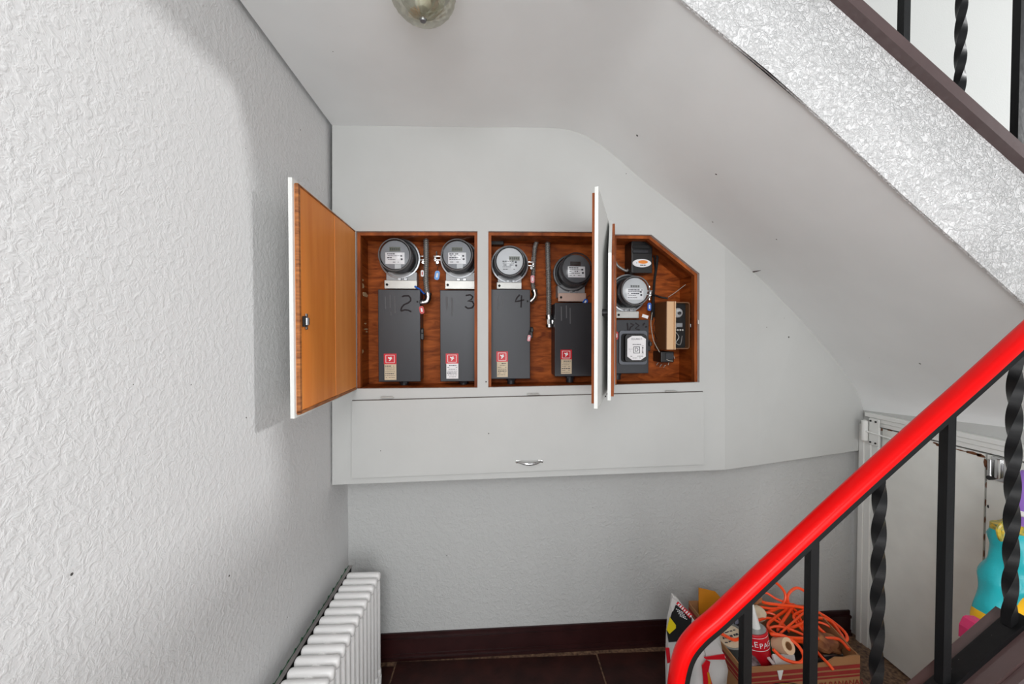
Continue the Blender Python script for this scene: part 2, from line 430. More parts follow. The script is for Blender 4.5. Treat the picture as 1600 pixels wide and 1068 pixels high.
part('dents', b, M_blackm, dr, True, kind='stuff')
# latch
p = atX(1563, 733, XR)
b = bm_(); box(b, (XR-.004, p.y, p.z), (.006, .042, .085), bev=.002); box(b, (XR-.014, p.y-.004, p.z+.004), (.014, .014, .07), bev=.004)
cyl(b, (XR-.012, p.y+.02, p.z-.03), (XR-.012, p.y+.02, p.z+.03), .006, 10)
la = part('latch', b, M_chrome, dr, True, smooth=True)
b = bm_(); cyl(b, (XR-.02, p.y+.018, p.z-.036), (XR-.006, p.y+.018, p.z-.036), .008, 10); part('latch_knob', b, M_black, la, True, smooth=True)
# painted spring hinge on the corner of the casing
p = atX(1354, 672, XR-.03)
b = bm_(); tube(b, [(XR-.04, p.y-.0, p.z+q) for q in (.05, .046, -.046, -.05)], [.006, .013, .013, .006], 14)
h = part('hinge', b, M_white, dr, True, smooth=True)
b = bm_(); box(b, (XR-.027, p.y-.035, p.z+.0), (.004, .05, .125), bev=.002); part('hinge_plate', b, M_white, h, True)
b = bm_()
for q in (.05, -.05):
    for dy in (-.02, -.045): cyl(b, (XR-.033, p.y+dy, p.z+q), (XR-.028, p.y+dy, p.z+q), .004, 8)
part('hinge_screw', b, M_blackm, h, True)
e = atX(1392, 685, XR-.02)
b = bm_(); tube(b, [(XR-.045, p.y-.014, p.z+.0), e], .0035, 8); part('door_rod', b, M_white, dr, True, smooth=True)

# ---------------------------------------------------------- staircase above: stringer, cap, treads
st = thing('staircase', 'upper staircase rising leftwards, white stuccoed side with dark brown capping board', 'stairs', (1.2, 1.3, 1.5))
lo = [p for p in near if p.x > .2]
lo_px = [(1040, -22), (1073, 8), (1137, 61), (1200, 112), (1262, 167), (1364, 262), (1404, 300), (1500, 385), (1600, 475), (1800, 652)]
lo = [atY(px, py, .945) for px, py in lo_px]
up = [atY(px, py, .945) for px, py in [(1130, -146), (1295, 0), (1450, 137), (1600, 272), (1860, 506)]]
b = bm_(); poly = [(p.x, p.z) for p in lo] + [(p.x, p.z) for p in reversed(up)]
x0 = .205; poly = [(x0, lo[0].z+.01)] + poly[:] 
poly.append((x0, up[0].z + (up[0].x-x0)*.88))
prism(b, poly, .943, .9495)
bmesh.ops.triangulate(b, faces=[f for f in b.faces if len(f.verts) > 4])
part('stringer', b, M_stucco, st, True)
# landing fascia
b = bm_(); box(b, ((XL+x0)/2, .985, ZC+.25), (x0-XL-.002, .07, .38)); part('landing_edge', b, M_stucco, st, True)
def slope_bar(bm, A, B, y0, y1, h0, h1):
    """bar following the slope A-B (px at Y=.945) between vertical offsets"""
    vs = []
    for P in (A, B):
        for (y, h) in ((y0, h0), (y1, h0), (y1, h1), (y0, h1)): vs.append(bm.verts.new((P.x, y, P.z+h)))
    for f in ((0, 1, 2, 3), (7, 6, 5, 4), (0, 4, 5, 1), (1, 5, 6, 2), (2, 6, 7, 3), (3, 7, 4, 0)): bm.faces.new([vs[i] for i in f])
A, B_ = atY(1130, -146, .945), atY(1860, 506, .945)
b = bm_(); slope_bar(b, A, B_, .919, 1.04, 0, .021); part('cap_board', b, M_brown, st, True)
b = bm_(); slope_bar(b, A, B_, .922, 1.035, .0225, .037); part('cap_moulding', b, M_brown, st, True)
# treads (hidden behind the stringer from here)
def capz(x): return A.z + (B_.z-A.z)*(x-A.x)/(B_.x-A.x)
x = 1.95; 
for k in range(8):
    xx = 1.67 - k*.2
    if xx < .42: break
    zt = capz(xx) - .05
    b = bm_(); box(b, (xx, 1.42, zt-.09), (.235, .78, .05), bev=.004); part('step', b, M_brown, st, True)

# upper railing
ur = thing('stair_railing', 'upper black iron railing of straight and twisted bars on the brown capping', 'railing', (1.2, .965, 2.3))
def sq_bar(bm, p0, p1, s, turns=0, t0=0, t1=1, n=1):
    p0, p1 = Vector(p0), Vector(p1); n = max(1, n); rings = []
    for i in range(n+1):
        t = i/n; u = min(max((t-t0)/max(t1-t0, 1e-6), 0), 1); a = u*turns*2*PI + PI/4
        c = p0.lerp(p1, t)
        rings.append([bm.verts.new(c + Vector((math.cos(a+k*PI/2), math.sin(a+k*PI/2), 0))*s*.7071) for k in range(4)])
    for A_, B2 in zip(rings, rings[1:]):
        for k in range(4): bm.faces.new((A_[k], A_[(k+1) % 4], B2[(k+1) % 4], B2[k]))
    bm.faces.new(rings[0]); bm.faces.new(rings[-1][::-1])
RY = .975
def capztop(x): return capz(x)+.037
def up_at(px, py): return atY(px, py, RY)
for px, py, tw in [(1325, -30, 1), (1412, 40, 0), (1500, 120, 1), (1589, 205, 0), (1675, 290, 1)]:
    p = up_at(px, py); zb = capztop(p.x); zt = zb+.80
    b = bm_()
    if tw: sq_bar(b, (p.x, RY, zb-.003), (p.x, RY, zt), .0165, 2.8, .05, .95, 90)
    else: sq_bar(b, (p.x, RY, zb-.003), (p.x, RY, zt), .0172)
    part('baluster', b, M_iron, ur, True, smooth=bool(tw), label='twisted baluster' if tw else None)
Ah = Vector((up_at(1300, -60).x-.1, RY, 0)); Ah.z = capztop(Ah.x)+.82
Bh = Vector((up_at(1700, 300).x+.1, RY, 0)); Bh.z = capztop(Bh.x)+.82
b = bm_(); slope_bar(b, Ah, Bh, RY-.024, RY+.024, -.0, .028); part('handrail', b, M_red, ur, True)
b = bm_(); slope_bar(b, Ah, Bh, RY-.015, RY+.015, -.014, -.0005); part('top_bar', b, M_iron, ur, True)

# ---------------------------------------------------------- lower stairs and railing
LY = .76
def low(px, py): return atY(px, py, LY)
ls = thing('staircase', 'lower staircase side at bottom right, dark brown board under the black rail base', 'stairs', (1.0, .9, 0))
c0, c1 = low(1420, 1109), low(1640, 918)   # top of black base bar centre line
def cz(x): return c0.z + (c1.z-c0.z)*(x-c0.x)/(c1.x-c0.x)
XA, XB = .56, 1.08
Pa, Pb = Vector((XA, 0, cz(XA)-.012)), Vector((XB, 0, cz(XB)-.012))
b = bm_(); slope_bar(b, Pa, Pb, .715, .800, -.028, 0); part('cap_board', b, M_brown, ls, True)
b = bm_(); slope_bar(b, Pa, Pb, .700, .7145, -.034, -.008); part('cap_moulding', b, M_brown, ls, True)
b = bm_(); prism(b, [(XA, .0), (XB, .0), (XB, Pb.z-.03), (XA, max(Pa.z-.03, .01))], .722, .79); part('stringer', b, M_brown, ls, True)
lr = thing('stair_railing', 'lower stair railing with glossy red handrail over black iron bars', 'railing', (.9, LY, 0))
rail_px = [(1720, 412), (1660, 466), (1600, 520), (1520, 593), (1440, 664), (1370, 727), (1300, 791), (1240, 847), (1190, 894), (1150, 932), (1118, 962), (1088, 988), (1068, 1014), (1058, 1045), (1053, 1085), (1050, 1140), (1048, 1200)]
path = smoothpts([low(*p) for p in rail_px], 5)
def sweep(bm, path, prof, n_side=None):
    """profile (a: normal in XZ plane, up-left positive; c: along Y)"""
    rings = []
    for i, p in enumerate(path):
        d = (path[min(i+1, len(path)-1)] - path[max(i-1, 0)]).normalized()
        n = Vector((d.z, 0, -d.x))
        if n.z < -.2 or n.x > 0.3: n = -n
        rings.append([bm.verts.new(p + n*a*.88 + Vector((0, c*.86, 0))) for a, c in prof])
    m = len(prof)
    for A_, B2 in zip(rings, rings[1:]):
        for k in range(m): bm.faces.new((A_[k], A_[(k+1) % m], B2[(k+1) % m], B2[k]))
    bm.faces.new(rings[0]); bm.faces.new(rings[-1][::-1])
prof = [(-.010, -.018), (-.010, -.021), (-.005, -.0225), (.003, -.0218), (.0085, -.018), (.0110, -.010), (.0118, 0), (.0110, .010), (.0085, .018), (.003, .0218), (-.005, .0225), (-.010, .021), (-.010, .018)]
b = bm_(); sweep(b, path, prof); part('handrail', b, M_red, lr, True, smooth=True, angle=50)
b = bm_(); sweep(b, path, [(-.0103, -.0205), (-.0215, -.0205), (-.0215, .0205), (-.0103, .0205)]); part('top_bar', b, M_iron, lr, True, smooth=True)
def rail_z(x):
    best = min(path, key=lambda p: abs(p.x-x)); return best.z
for px, py, tw in [(1165, 960, 0), (1268, 900, 0), (1374, 780, 1), (1480, 700, 0), (1586, 600, 1)]:
    p = low(px, py); zt = rail_z(p.x)-.026; zb = max(cz(p.x)-.004, .05)
    b = bm_()
    if tw: sq_bar(b, (p.x, LY, zb), (p.x, LY, zt), .0168, (zt-zb)/.285, .04, .99, 90)
    else: sq_bar(b, (p.x, LY, zb), (p.x, LY, zt), .0168)
    part('baluster', b, M_iron, lr, True, smooth=bool(tw), label='twisted baluster' if tw else None)
b = bm_(); slope_bar(b, Pa, Pb, LY-.016, LY+.016, 0.0003, .012); part('bottom_bar', b, M_iron, lr, True)
b = bm_(); p = path[-1]; box(b, (p.x, LY, p.z/2), (.03, .035, p.z)); part('newel_post', b, M_iron, lr, True)

# ============================================================ METER CABINET
cab = thing('meter_cabinet', 'white built-in electric meter cabinet under the stairs with three open doors', 'cabinet', face(521, 756), ROT)
def F2(px, py, d=0.):  # face-plane point in cabinet local coordinates
    return BASE[cab.name].inverted() @ face(px, py, d)
outer = [F2(519, 757)] + [F2(1133, 733.5)] + [F2(px, py) for px, py in reversed(farpx)]
outer = [(p.x, p.z) for p in outer]
outer[-1] = (outer[-1][0], outer[-1][1])
op1 = [F2(*p) for p in [(556, 361), (746, 361), (746, 605.5), (556, 607)]]
op2 = [F2(*p) for p in [(763, 361), (949, 362), (949, 601), (763, 605)]]
op3 = [F2(*p) for p in [(961, 366), (1018, 366.5), (1093, 427), (1093, 597), (961, 601)]]
bt = .018
def holed(bm, outer, holes, y0, y1):
    loops = [outer] + holes; es = []
    for lp in loops:
        vs = [bm.verts.new((p[0], y0, p[1])) for p in lp]
        es += [bm.edges.new((vs[i], vs[(i+1) % len(vs)])) for i in range(len(vs))]
    bmesh.ops.triangle_fill(bm, edges=es, use_beauty=True)
    # drop faces that fall inside holes
    def inside(pt, poly):
        c = False; n = len(poly)
        for i in range(n):
            a, d = poly[i], poly[(i+1) % n]
            if (a[1] > pt[1]) != (d[1] > pt[1]) and pt[0] < (d[0]-a[0])*(pt[1]-a[1])/(d[1]-a[1])+a[0]: c = not c
        return c
    bad = [f for f in bm.faces if any(inside((f.calc_center_median().x, f.calc_center_median().z), h) for h in holes)]
    bmesh.ops.delete(bm, geom=bad, context='FACES_ONLY')
    g = bmesh.ops.extrude_face_region(bm, geom=bm.faces[:])['geom']
    bmesh.ops.translate(bm, vec=(0, y1-y0, 0), verts=[v for v in g if isinstance(v, bmesh.types.BMVert)])
xz = lambda L: [(p.x, p.z) for p in L]
b = bm_(); holed(b, outer, [xz(op1), xz(op2), xz(op3)], 0, bt); part('front_panel', b, M_smooth, cab)
# angled panel that returns to the wall on the right
tp = [face(1133, 385)] + [atY(px, py, yy) for px, py, yy in [(1190, 436, 1.743), (1250, 498, 1.773), (1300, 555, 1.82), (1330, 595, 1.846), (1344, 620, 1.856), (1349, 642, 1.856)]]
a0, a1 = face(1133, 733.5), atY(1344, 703, 1.858)
bt_ = [a0.lerp(a1, t) for t in [0, .22, .47, .74, .9, .97, 1.0]]
b = bm_(); grid_surface(b, [bt_, tp]); g = bmesh.ops.extrude_face_region(b, geom=b.faces[:])['geom']
bmesh.ops.translate(b, vec=(0, bt, 0), verts=[v for v in g if isinstance(v, bmesh.types.BMVert)])
part('angled_panel', b, M_smooth, cab, True)
# inner carcass
D = .175
zb_, zt_ = op1[3].z-.0, op1[0].z
xl, xr = op1[0].x, op3[2].x
b = bm_(); box(b, ((xl+xr)/2, D+.006, (zb_+zt_)/2), (xr-xl+.04, .012, zt_-zb_+.05)); bb = part('backboard', b, M_bboard, cab)
b = bm_(); box(b, ((xl+xr)/2, (bt+D)/2+.0, zb_-.008), (xr-xl+.04, D-bt, .014)); part('shelf', b, M_bboard, cab)
b = bm_(); box(b, ((xl+xr)/2, (bt+D)/2+.0, zt_+.008), (xr-xl+.04, D-bt, .014)); part('top_board', b, M_jamb, cab)
b = bm_(); box(b, (xl-.008, (bt+D)/2, (zb_+zt_)/2), (.014, D-bt, zt_-zb_)); part('side_board', b, M_bboard, cab)
b = bm_(); box(b, (xr+.008, (bt+D)/2, (zb_+zt_)/2), (.014, D-bt, zt_-zb_)); part('side_board', b, M_bboard, cab)
# chamfer board
p0, p1 = op3[1], op3[2]
b = bm_(); prism(b, [(p0.x, p0.z), (p1.x, p1.z), (p1.x+.008, p1.z+.011), (p0.x+.008, p0.z+.011)], bt, D); part('sloping_board', b, M_jamb, cab)
# wooden stop strips lining each opening
def liner(op, name='opening_trim'):
    b = bm_(); n = len(op)
    for i in range(n):
        a, c = op[i], op[(i+1) % n]
        if i == (n-2): continue            # no strip at the bottom edge
        d = (c-a).normalized(); nrm = Vector((-d.z, 0, d.x)); cen = sum(op, Vector())/n
        if nrm.dot(cen-a) < 0: nrm = -nrm
        nrm = nrm*.0125
        prism(b, [(a.x, a.z), (c.x, c.z), (c.x+nrm.x, c.z+nrm.z), (a.x+nrm.x, a.z+nrm.z)], .0185+.0002*i, .045)
    part(name, b, M_jamb, cab)
for o_ in (op1, op2, op3): liner(o_)
# dried filler blobs on the left inner side
b = bm_()
for px, py, sx, sz in [(566, 446, .010, .013), (570, 460, .014, .012), (566, 437, .007, .005), (572, 514, .010, .004), (564, 549, .012, .014), (573, 518, .004, .004), (571, 505, .005, .004)]:
    ci = BASE[cab.name].inverted() @ E0; di = F2(px, py) - ci; p = ci + di*((xl+.0003-ci.x)/di.x)
    poly = [(p.y+sx*3*math.cos(a)*rr.uniform(.6, 1.1), p.z+sz*math.sin(a)*rr.uniform(.6, 1.1)) for a in [k*PI/4 for k in range(8)]]
    prism(b, poly, xl-.001, xl+.002, 'YZ')
part('filler_blobs', b, M_spl, cab, kind='stuff')

# doors ------------------------------------------------------------
def hinge_bm(loc_z, x=0): 
    b = bm_(); cyl(b, (x, -.0, loc_z-.022), (x, 0, loc_z+.022), .0035, 8); box(b, (x+.012, .0, loc_z), (.022, .003, .04)); return b
def open_door(hpx, outer_poly, inner_poly, phi, sgn, lat=None, seam=None, hz=(.1, .5), whiteth=.011, inth=.009):
    """polys in local door coords: x from the hinge along the closed direction, z absolute in cabinet space.
       y=0 outer face plane of white board when closed at y=-whiteth"""
    H = F2(hpx, 480)
    o = bpy.data.objects.new('door', None); COL.objects.link(o); o.parent = cab
    o.location = (H.x, -.001, 0); o.rotation_euler = (0, 0, -math.radians(phi)*sgn)
    BASE[o.name] = BASE[cab.name] @ Matrix.Translation((H.x, -.001, 0)) @ Matrix.Rotation(-math.radians(phi)*sgn, 4, 'Z')
    fl = lambda P: [(sgn*x, z) for x, z in P]
    b = bm_(); prism(b, fl(outer_poly), -whiteth, -.0002); part('door_panel', b, M_white, o)
    if seam:
        xs = sorted(p[0] for p in inner_poly); zs = sorted(p[1] for p in inner_poly)
        b = bm_(); box(b, (sgn*(xs[0]+seam)/2, inth/2, (zs[0]+zs[-1])/2), (seam-xs[0]-.0006, inth, zs[-1]-zs[0])); part('inner_board', b, M_orange2, o)
        b = bm_(); box(b, (sgn*(xs[-1]+seam)/2, inth/2-.0005, (zs[0]+zs[-1])/2), (xs[-1]-seam-.0006, inth-.001, zs[-1]-zs[0])); part('inner_board', b, M_orange, o)
        # raw plywood edging around
        b = bm_(); e = .013
        for (cx, cz_, wx, wz) in [(xs[-1]-e/2, (zs[0]+zs[-1])/2, e, zs[-1]-zs[0]+.004), ((xs[0]+xs[-1])/2, zs[0], xs[-1]-xs[0], e*.8), ((xs[0]+xs[-1])/2, zs[-1], xs[-1]-xs[0], e*.4)]:
            box(b, (sgn*cx, inth/2+.001, cz_), (wx, inth+.001, wz), bev=.001)
        part('edge_strip', b, M_edgew, o)
    else:
        b = bm_(); prism(b, fl(inner_poly), 0, inth); part('inner_board', b, M_jamb, o)
    for z in hz:
        b = hinge_bm(z); part('hinge', b, M_black, o, smooth=True)
    if lat:
        x, z = lat
        b = bm_(); box(b, (sgn*x, inth+.004, z), (.02, .008, .028), bev=.002); cyl(b, (sgn*(x+.006), inth+.01, z-.01), (sgn*(x+.006), inth+.01, z+.01), .007, 12)
        box(b, (sgn*(x-.012), inth+.002, z), (.012, .003, .046), bev=.001)
        part('catch', b, M_steel, o, smooth=True)
        b = bm_(); box(b, (sgn*(x+.012), inth+.006, z), (.006, .008, .03)); part('catch_arm', b, M_blackm, o)
    return o
lip = .010
z0, z1 = zb_-lip, zt_+lip
W = .53
open_door(553, [(-.004, z0), (W, z0), (W, z1), (-.004, z1)], [(.006, z0+.013), (W-.012, z0+.013), (W-.012, z1-.013), (.006, z1-.013)], 89.6, 1,
          lat=(W-.045, F2(556, 508).z), seam=.235, hz=(zb_+.11, zt_-.12))
z0m, z1m = op2[2].z-lip, op2[1].z+lip
open_door(950, [(-.004, z0m), (.515, z0m), (.515, z1m), (-.004, z1m)], [(.006, z0m+.013), (.502, z0m+.013), (.502, z1m-.013), (.006, z1m-.013)], 67.6, -1, hz=(zb_+.11, zt_-.12))
z0r, z1r = op3[3].z-lip, op3[1].z+lip
w3 = op3[3].x-F2(957, 480).x+lip; xk = op3[1].x-F2(957, 480).x; zk = op3[2].z+lip*.5
open_door(957, [(-.004, z0r), (w3, z0r), (w3, zk), (xk+.005, z1r), (-.004, z1r)], [(.006, z0r+.012), (w3-.012, z0r+.012), (w3-.012, zk-.006), (xk-.002, z1r-.012), (.006, z1r-.012)], 109, 1, hz=(zb_+.11, zt_-.12))
# black elastic/knob between the two doors
p = atY(944, 488, 1.33)
b = bm_(); cyl(b, p+Vector((-.012, 0, 0)), p+Vector((.012, 0, 0)), .012, 12); cyl(b, p+Vector((.01, 0, 0)), p+Vector((.02, 0, 0)), .006, 10)
kn = part('door_knob', b, M_black, cab, True, smooth=True)

# bottom hatch
hp = [F2(*p) for p in [(551.5, 625.5), (1097, 611.5), (1097.5, 723.5), (551, 745)]]
hc = sum(hp, Vector())/4
b = bm_(); prism(b, [(p.x+math.copysign(.0022, p.x-hc.x), p.z+math.copysign(.0022, p.z-hc.z)) for p in hp], -.002, -.0001); part('hatch_gap_shade', b, M_joint, cab)  # dark plate standing in for the shade in the gap around the hatch
b = bm_(); prism(b, xz(hp), -.014, -.0022)
bmesh.ops.bevel(b, geom=[e for e in b.edges if all(abs(v.co.y+.012) < 1e-5 for v in e.verts)], offset=.002, segments=2, affect='EDGES')
hatch = part('hatch', b, M_smooth, cab)
hb = bm_()
p = F2(827, 721, -.012)
pts = [(p.x-.052, -.013, p.z+.002), (p.x-.04, -.020, p.z+.001), (p.x-.022, -.030, p.z-.002), (p.x, -.033, p.z-.003), (p.x+.022, -.030, p.z-.002), (p.x+.04, -.020, p.z+.001), (p.x+.052, -.013, p.z+.002)]
tube(hb, smoothpts(pts, 4), [.002+.0045*(1-abs(i-12)/12)**.35 if True else 0 for i in range(25)], 10)
for s in (-1, 1): box(hb, (p.x+s*.048, -.0145, p.z+.002), (.02, .004, .012), bev=.0015)
part('handle', hb, M_chrome, hatch, smooth=True)
for px, py in [(606, 620), (833, 615), (1047, 610.5)]:
    p = F2(px, py); b = bm_()
    for s in (-.6, .6): box(b, (p.x+s*.022, -.006, p.z), (.018, .008, .007), bev=.002)
    cyl(b, (p.x-.026, -.012, p.z), (p.x+.026, -.012, p.z), .0028, 8)
    part('hinge', b, M_strip, hatch, smooth=True)
b = bm_(); box(b, (F2(943, 621).x, -.014, F2(943, 618).z), (.012, .006, .006)); part('nail', b, M_blackm, hatch)

# ------------------------------------------------------------ things inside the cabinet
def bars(bm, x0, x1, z, h, y, rnd, fill=.8):
    x = x0
    while x < x1:
        wd = rnd.uniform(.003, .011)
        if rnd.random() < fill: box(bm, (min(x+wd/2, x1), y, z), (min(wd, x1-x+.001), .0006, h))
        x += wd+.0016
def meter(cx, cy, rpx, fx, fy, label, face_m=None, label_m=None, style=0, clamp=1, dback=D):
    dR = .125; base = face(cx, cy, dback-.0002); ringc = face(cx, cy, dR)
    t = thing('electric_meter', label, 'electric meter', (ringc.x-K*(dback-dR)*0, ringc.y+(dback-dR)-.0005, ringc.z), ROT, group=None)
    I = BASE[t.name].inverted()
    R = rpx*1.80/F; back_ = 0.
    yr = -(dback-dR)
    # can and ring
    b = bm_(); lathe(b, [(0, .001), (R*.86, .001), (R*.86, -yr-.008), (R*.80, -yr)], 36, FRONT); part('meter_socket', b, M_socket, t, smooth=True)
    b = bm_(); lathe(b, [(R*.86, -yr-.012), (R, -yr-.010), (R*1.015, -yr-.002), (R*1.0, -yr+.006), (R*.93, -yr+.007), (R*.91, -yr), (R*.86, -yr-.012)], 40, FRONT)
    part('sealing_ring', b, M_steel if style != 3 else M_mbody, t, smooth=True, angle=60)
    # aim: front disc centre measured from the photograph, kept as a small real tilt
    fc = I @ face(fx, fy, .032); rc = Vector((0, yr, 0)); ax = (fc-rc); Lh = ax.length
    q = Vector((0, 0, 1)).rotation_difference(ax.normalized()).to_matrix().to_4x4()
    Mt = Matrix.Translation(rc) @ q
    Rf = {0: .0665, 1: .0655, 2: .063, 3: .068, 4: .063}[style]
    b = bm_(); lathe(b, [(0, .0), (Rf*1.0, .0), (Rf*1.0, Lh*.45), (Rf*.84, Lh*.5), (Rf*.82, Lh-.010), (0, Lh-.010)], 36, Mt)
    part('register_body', b, M_mbody, t, smooth=True)
    b = bm_(); lathe(b, [(0, Lh-.0098), (Rf*.9, Lh-.0098), (Rf*.9, Lh-.0075), (0, Lh-.0075)], 36, Mt); fp = part('face_plate', b, face_m or M_mface, t, smooth=True)
    b = bm_(); lathe(b, [(Rf*1.09, .004), (Rf*1.07, .02), (Rf*1.03, Lh-.012), (Rf*1.0, Lh-.002), (Rf*.95, Lh+.002), (0, Lh+.003)], 40, Mt); part('glass_cover', b, M_glass, t, smooth=True, angle=60)
    b = bm_(); lathe(b, [(Rf*.965, Lh-.001), (Rf*1.035, Lh-.004), (Rf*1.03, Lh+.001), (Rf*.985, Lh+.004), (Rf*.965, Lh-.001)], 40, Mt); part('cover_rim', b, M_socket if style != 3 else M_mbody, t, smooth=True, angle=60)
    # printed face: local frame with x right, z up
    rnd = random.Random(int(cx))
    def face_frame(bmx): # built in XZ at y=0 facing -Y -> move onto plate
        n = ax.normalized(); rotq = Vector((0, -1, 0)).rotation_difference(n).to_matrix().to_4x4()
        bmesh.ops.transform(bmx, matrix=Matrix.Translation(rc + n*(Lh-.0072)) @ rotq, verts=bmx.verts[:]); return bmx
    lx, lz = {0: (0, .024), 1: (.0, .024), 2: (.020, .012), 3: (-.004, .022), 4: (.0, .020)}[style]
    b = bm_(); box(b, (lx, 0, lz), (.046, .0012, .018)); part('display', face_frame(b), M_lcdr if style == 3 else (M_mface_l if style == 4 else M_lcd), t)
    b = bm_()
    for k in range(5): box(b, (lx-.017+k*.0085, -.0008, lz), (.005, .0006, .010))
    part('display_digits', face_frame(b), M_lcdd, t)
    if style != 2:
        lb = (.0, -.014)
        b = bm_(); box(b, (lb[0], 0, lb[1]), (.080 if style == 0 else .076, .0012, .048)); part('label_plate', face_frame(b), M_paper, t)
    b = bm_(); zz = [.004, -.004, -.012, -.020, -.030]
    for k, z in enumerate(zz):
        bars(b, -.034+rnd.uniform(0, .006), .02+rnd.uniform(-.02, .012), z-(.004 if style == 2 else 0), .004 if k in (0, 2) else .0022, -.001, rnd, .85)
    box(b, (.026, -.001, -.004), (.008, .0006, .007)); box(b, (.028, -.001, -.018), (.008, .0006, .008))
    part('label_print', face_frame(b), M_ink, t)
    if style == 0 or style == 1:
        b = bm_(); box(b, (.012, 0, -.048), (.026, .001, .018)); part('barcode_plate', face_frame(b), M_mface_l, t)
    if clamp:
        s = clamp
        b = bm_()
        for z in (-.004, .012): box(b, (s*(R+.014), yr, z), (.034, .008, .0045), bev=.001)
        cyl(b, (s*(R+.017), yr, -.03), (s*(R+.017), yr, .034), .003, 8)
        box(b, (s*(R+.024), yr+.004, 0), (.010, .012, .022), bev=.002)
        cyl(b, (s*(R+.013), yr, -.016), (s*(R+.013), yr-.008, -.016), .006, 10)
        part('clamp_screw', b, M_chrome, t, smooth=True)
    return t
meter(624.5, 404, 30.5, 616.4, 397.5, 'round electric meter with tilted glass, topmost left, above the box marked 2', style=0, clamp=1)
meter(717.5, 405, 29, 713.8, 397.5, 'round electric meter above the box marked 3, light blue tag at its left', style=1, clamp=-1)
meter(796, 413, 29, 796.3, 407.5, 'round electric meter with pale silver face, above the box marked 4', M_mface_l, style=2, clamp=1)
meter(892.5, 427, 29, 901.3, 419, 'dark grey round electric meter with black ring and dark display, lower than its left neighbours', M_mface_d, style=3, clamp=0)
meter(980, 458, 30, 993.2, 453.8, 'electric meter with white-blue face and wide bright ring, right of the open narrow doors', M_mface_l, style=4, clamp=1)

def neck(x0, x1, y0, y1, sx0, sx1, sy0, sy1, label, m=M_strip):
    A_ = face((x0+x1)/2, (sy0+sy1)/2, .115); 
    t = thing('cable_trough', label, 'connector box', (A_.x, A_.y, A_.z), ROT)
    s = (1.65+.115+.02)/F
    wn = (x1-x0)*s; ws = (sx1-sx0)*s; hs = (sy1-sy0)*s; up_ = ((sy0+sy1)/2-y0)*s
    b = bm_(); box(b, (((x0+x1)/2-(sx0+sx1)/2)*0, .040, up_/2), (wn, .065, up_), bev=.001); part('trough_body', b, M_socket, t)
    off = ((sx0+sx1)/2-(x0+x1)/2)*s
    b = bm_(); box(b, (off, 0, 0), (ws, .012, hs), bev=.002); part('cover_plate', b, m, t)
    b = bm_(); cyl(b, (off-ws/2+.012, -.006, -.001), (off-ws/2+.012, -.009, -.001), .0055, 12); part('screw', b, M_blackm, t, smooth=True)
    b = bm_(); box(b, (off-.006, -.002, hs/2+.005), (.014, .006, .010), bev=.001); box(b, (off+.02, -.002, hs/2+.005), (.014, .006, .010), bev=.001); part('clip', b, M_steel, t)
    return t
neck(604, 650, 425, 451, 602, 651, 438, 451, 'grey wiring cover with silver plate between the leftmost meter and the box marked 2')
neck(697, 741, 425, 451, 696, 741.5, 438.5, 451.5, 'grey wiring cover with silver plate under the meter beside the white divider')
neck(778, 815, 430, 451, 776, 815, 441, 451.5, 'short silver wiring cover under the pale-faced meter')
neck(871.5, 915, 445, 471, 871.5, 916, 457.5, 471, 'pinkish silver wiring cover under the dark grey meter', M_pinks)
neck(962, 996, 480, 498, 961, 998.5, 486, 497, 'pale wiring cover under the white-blue faced meter at the right')

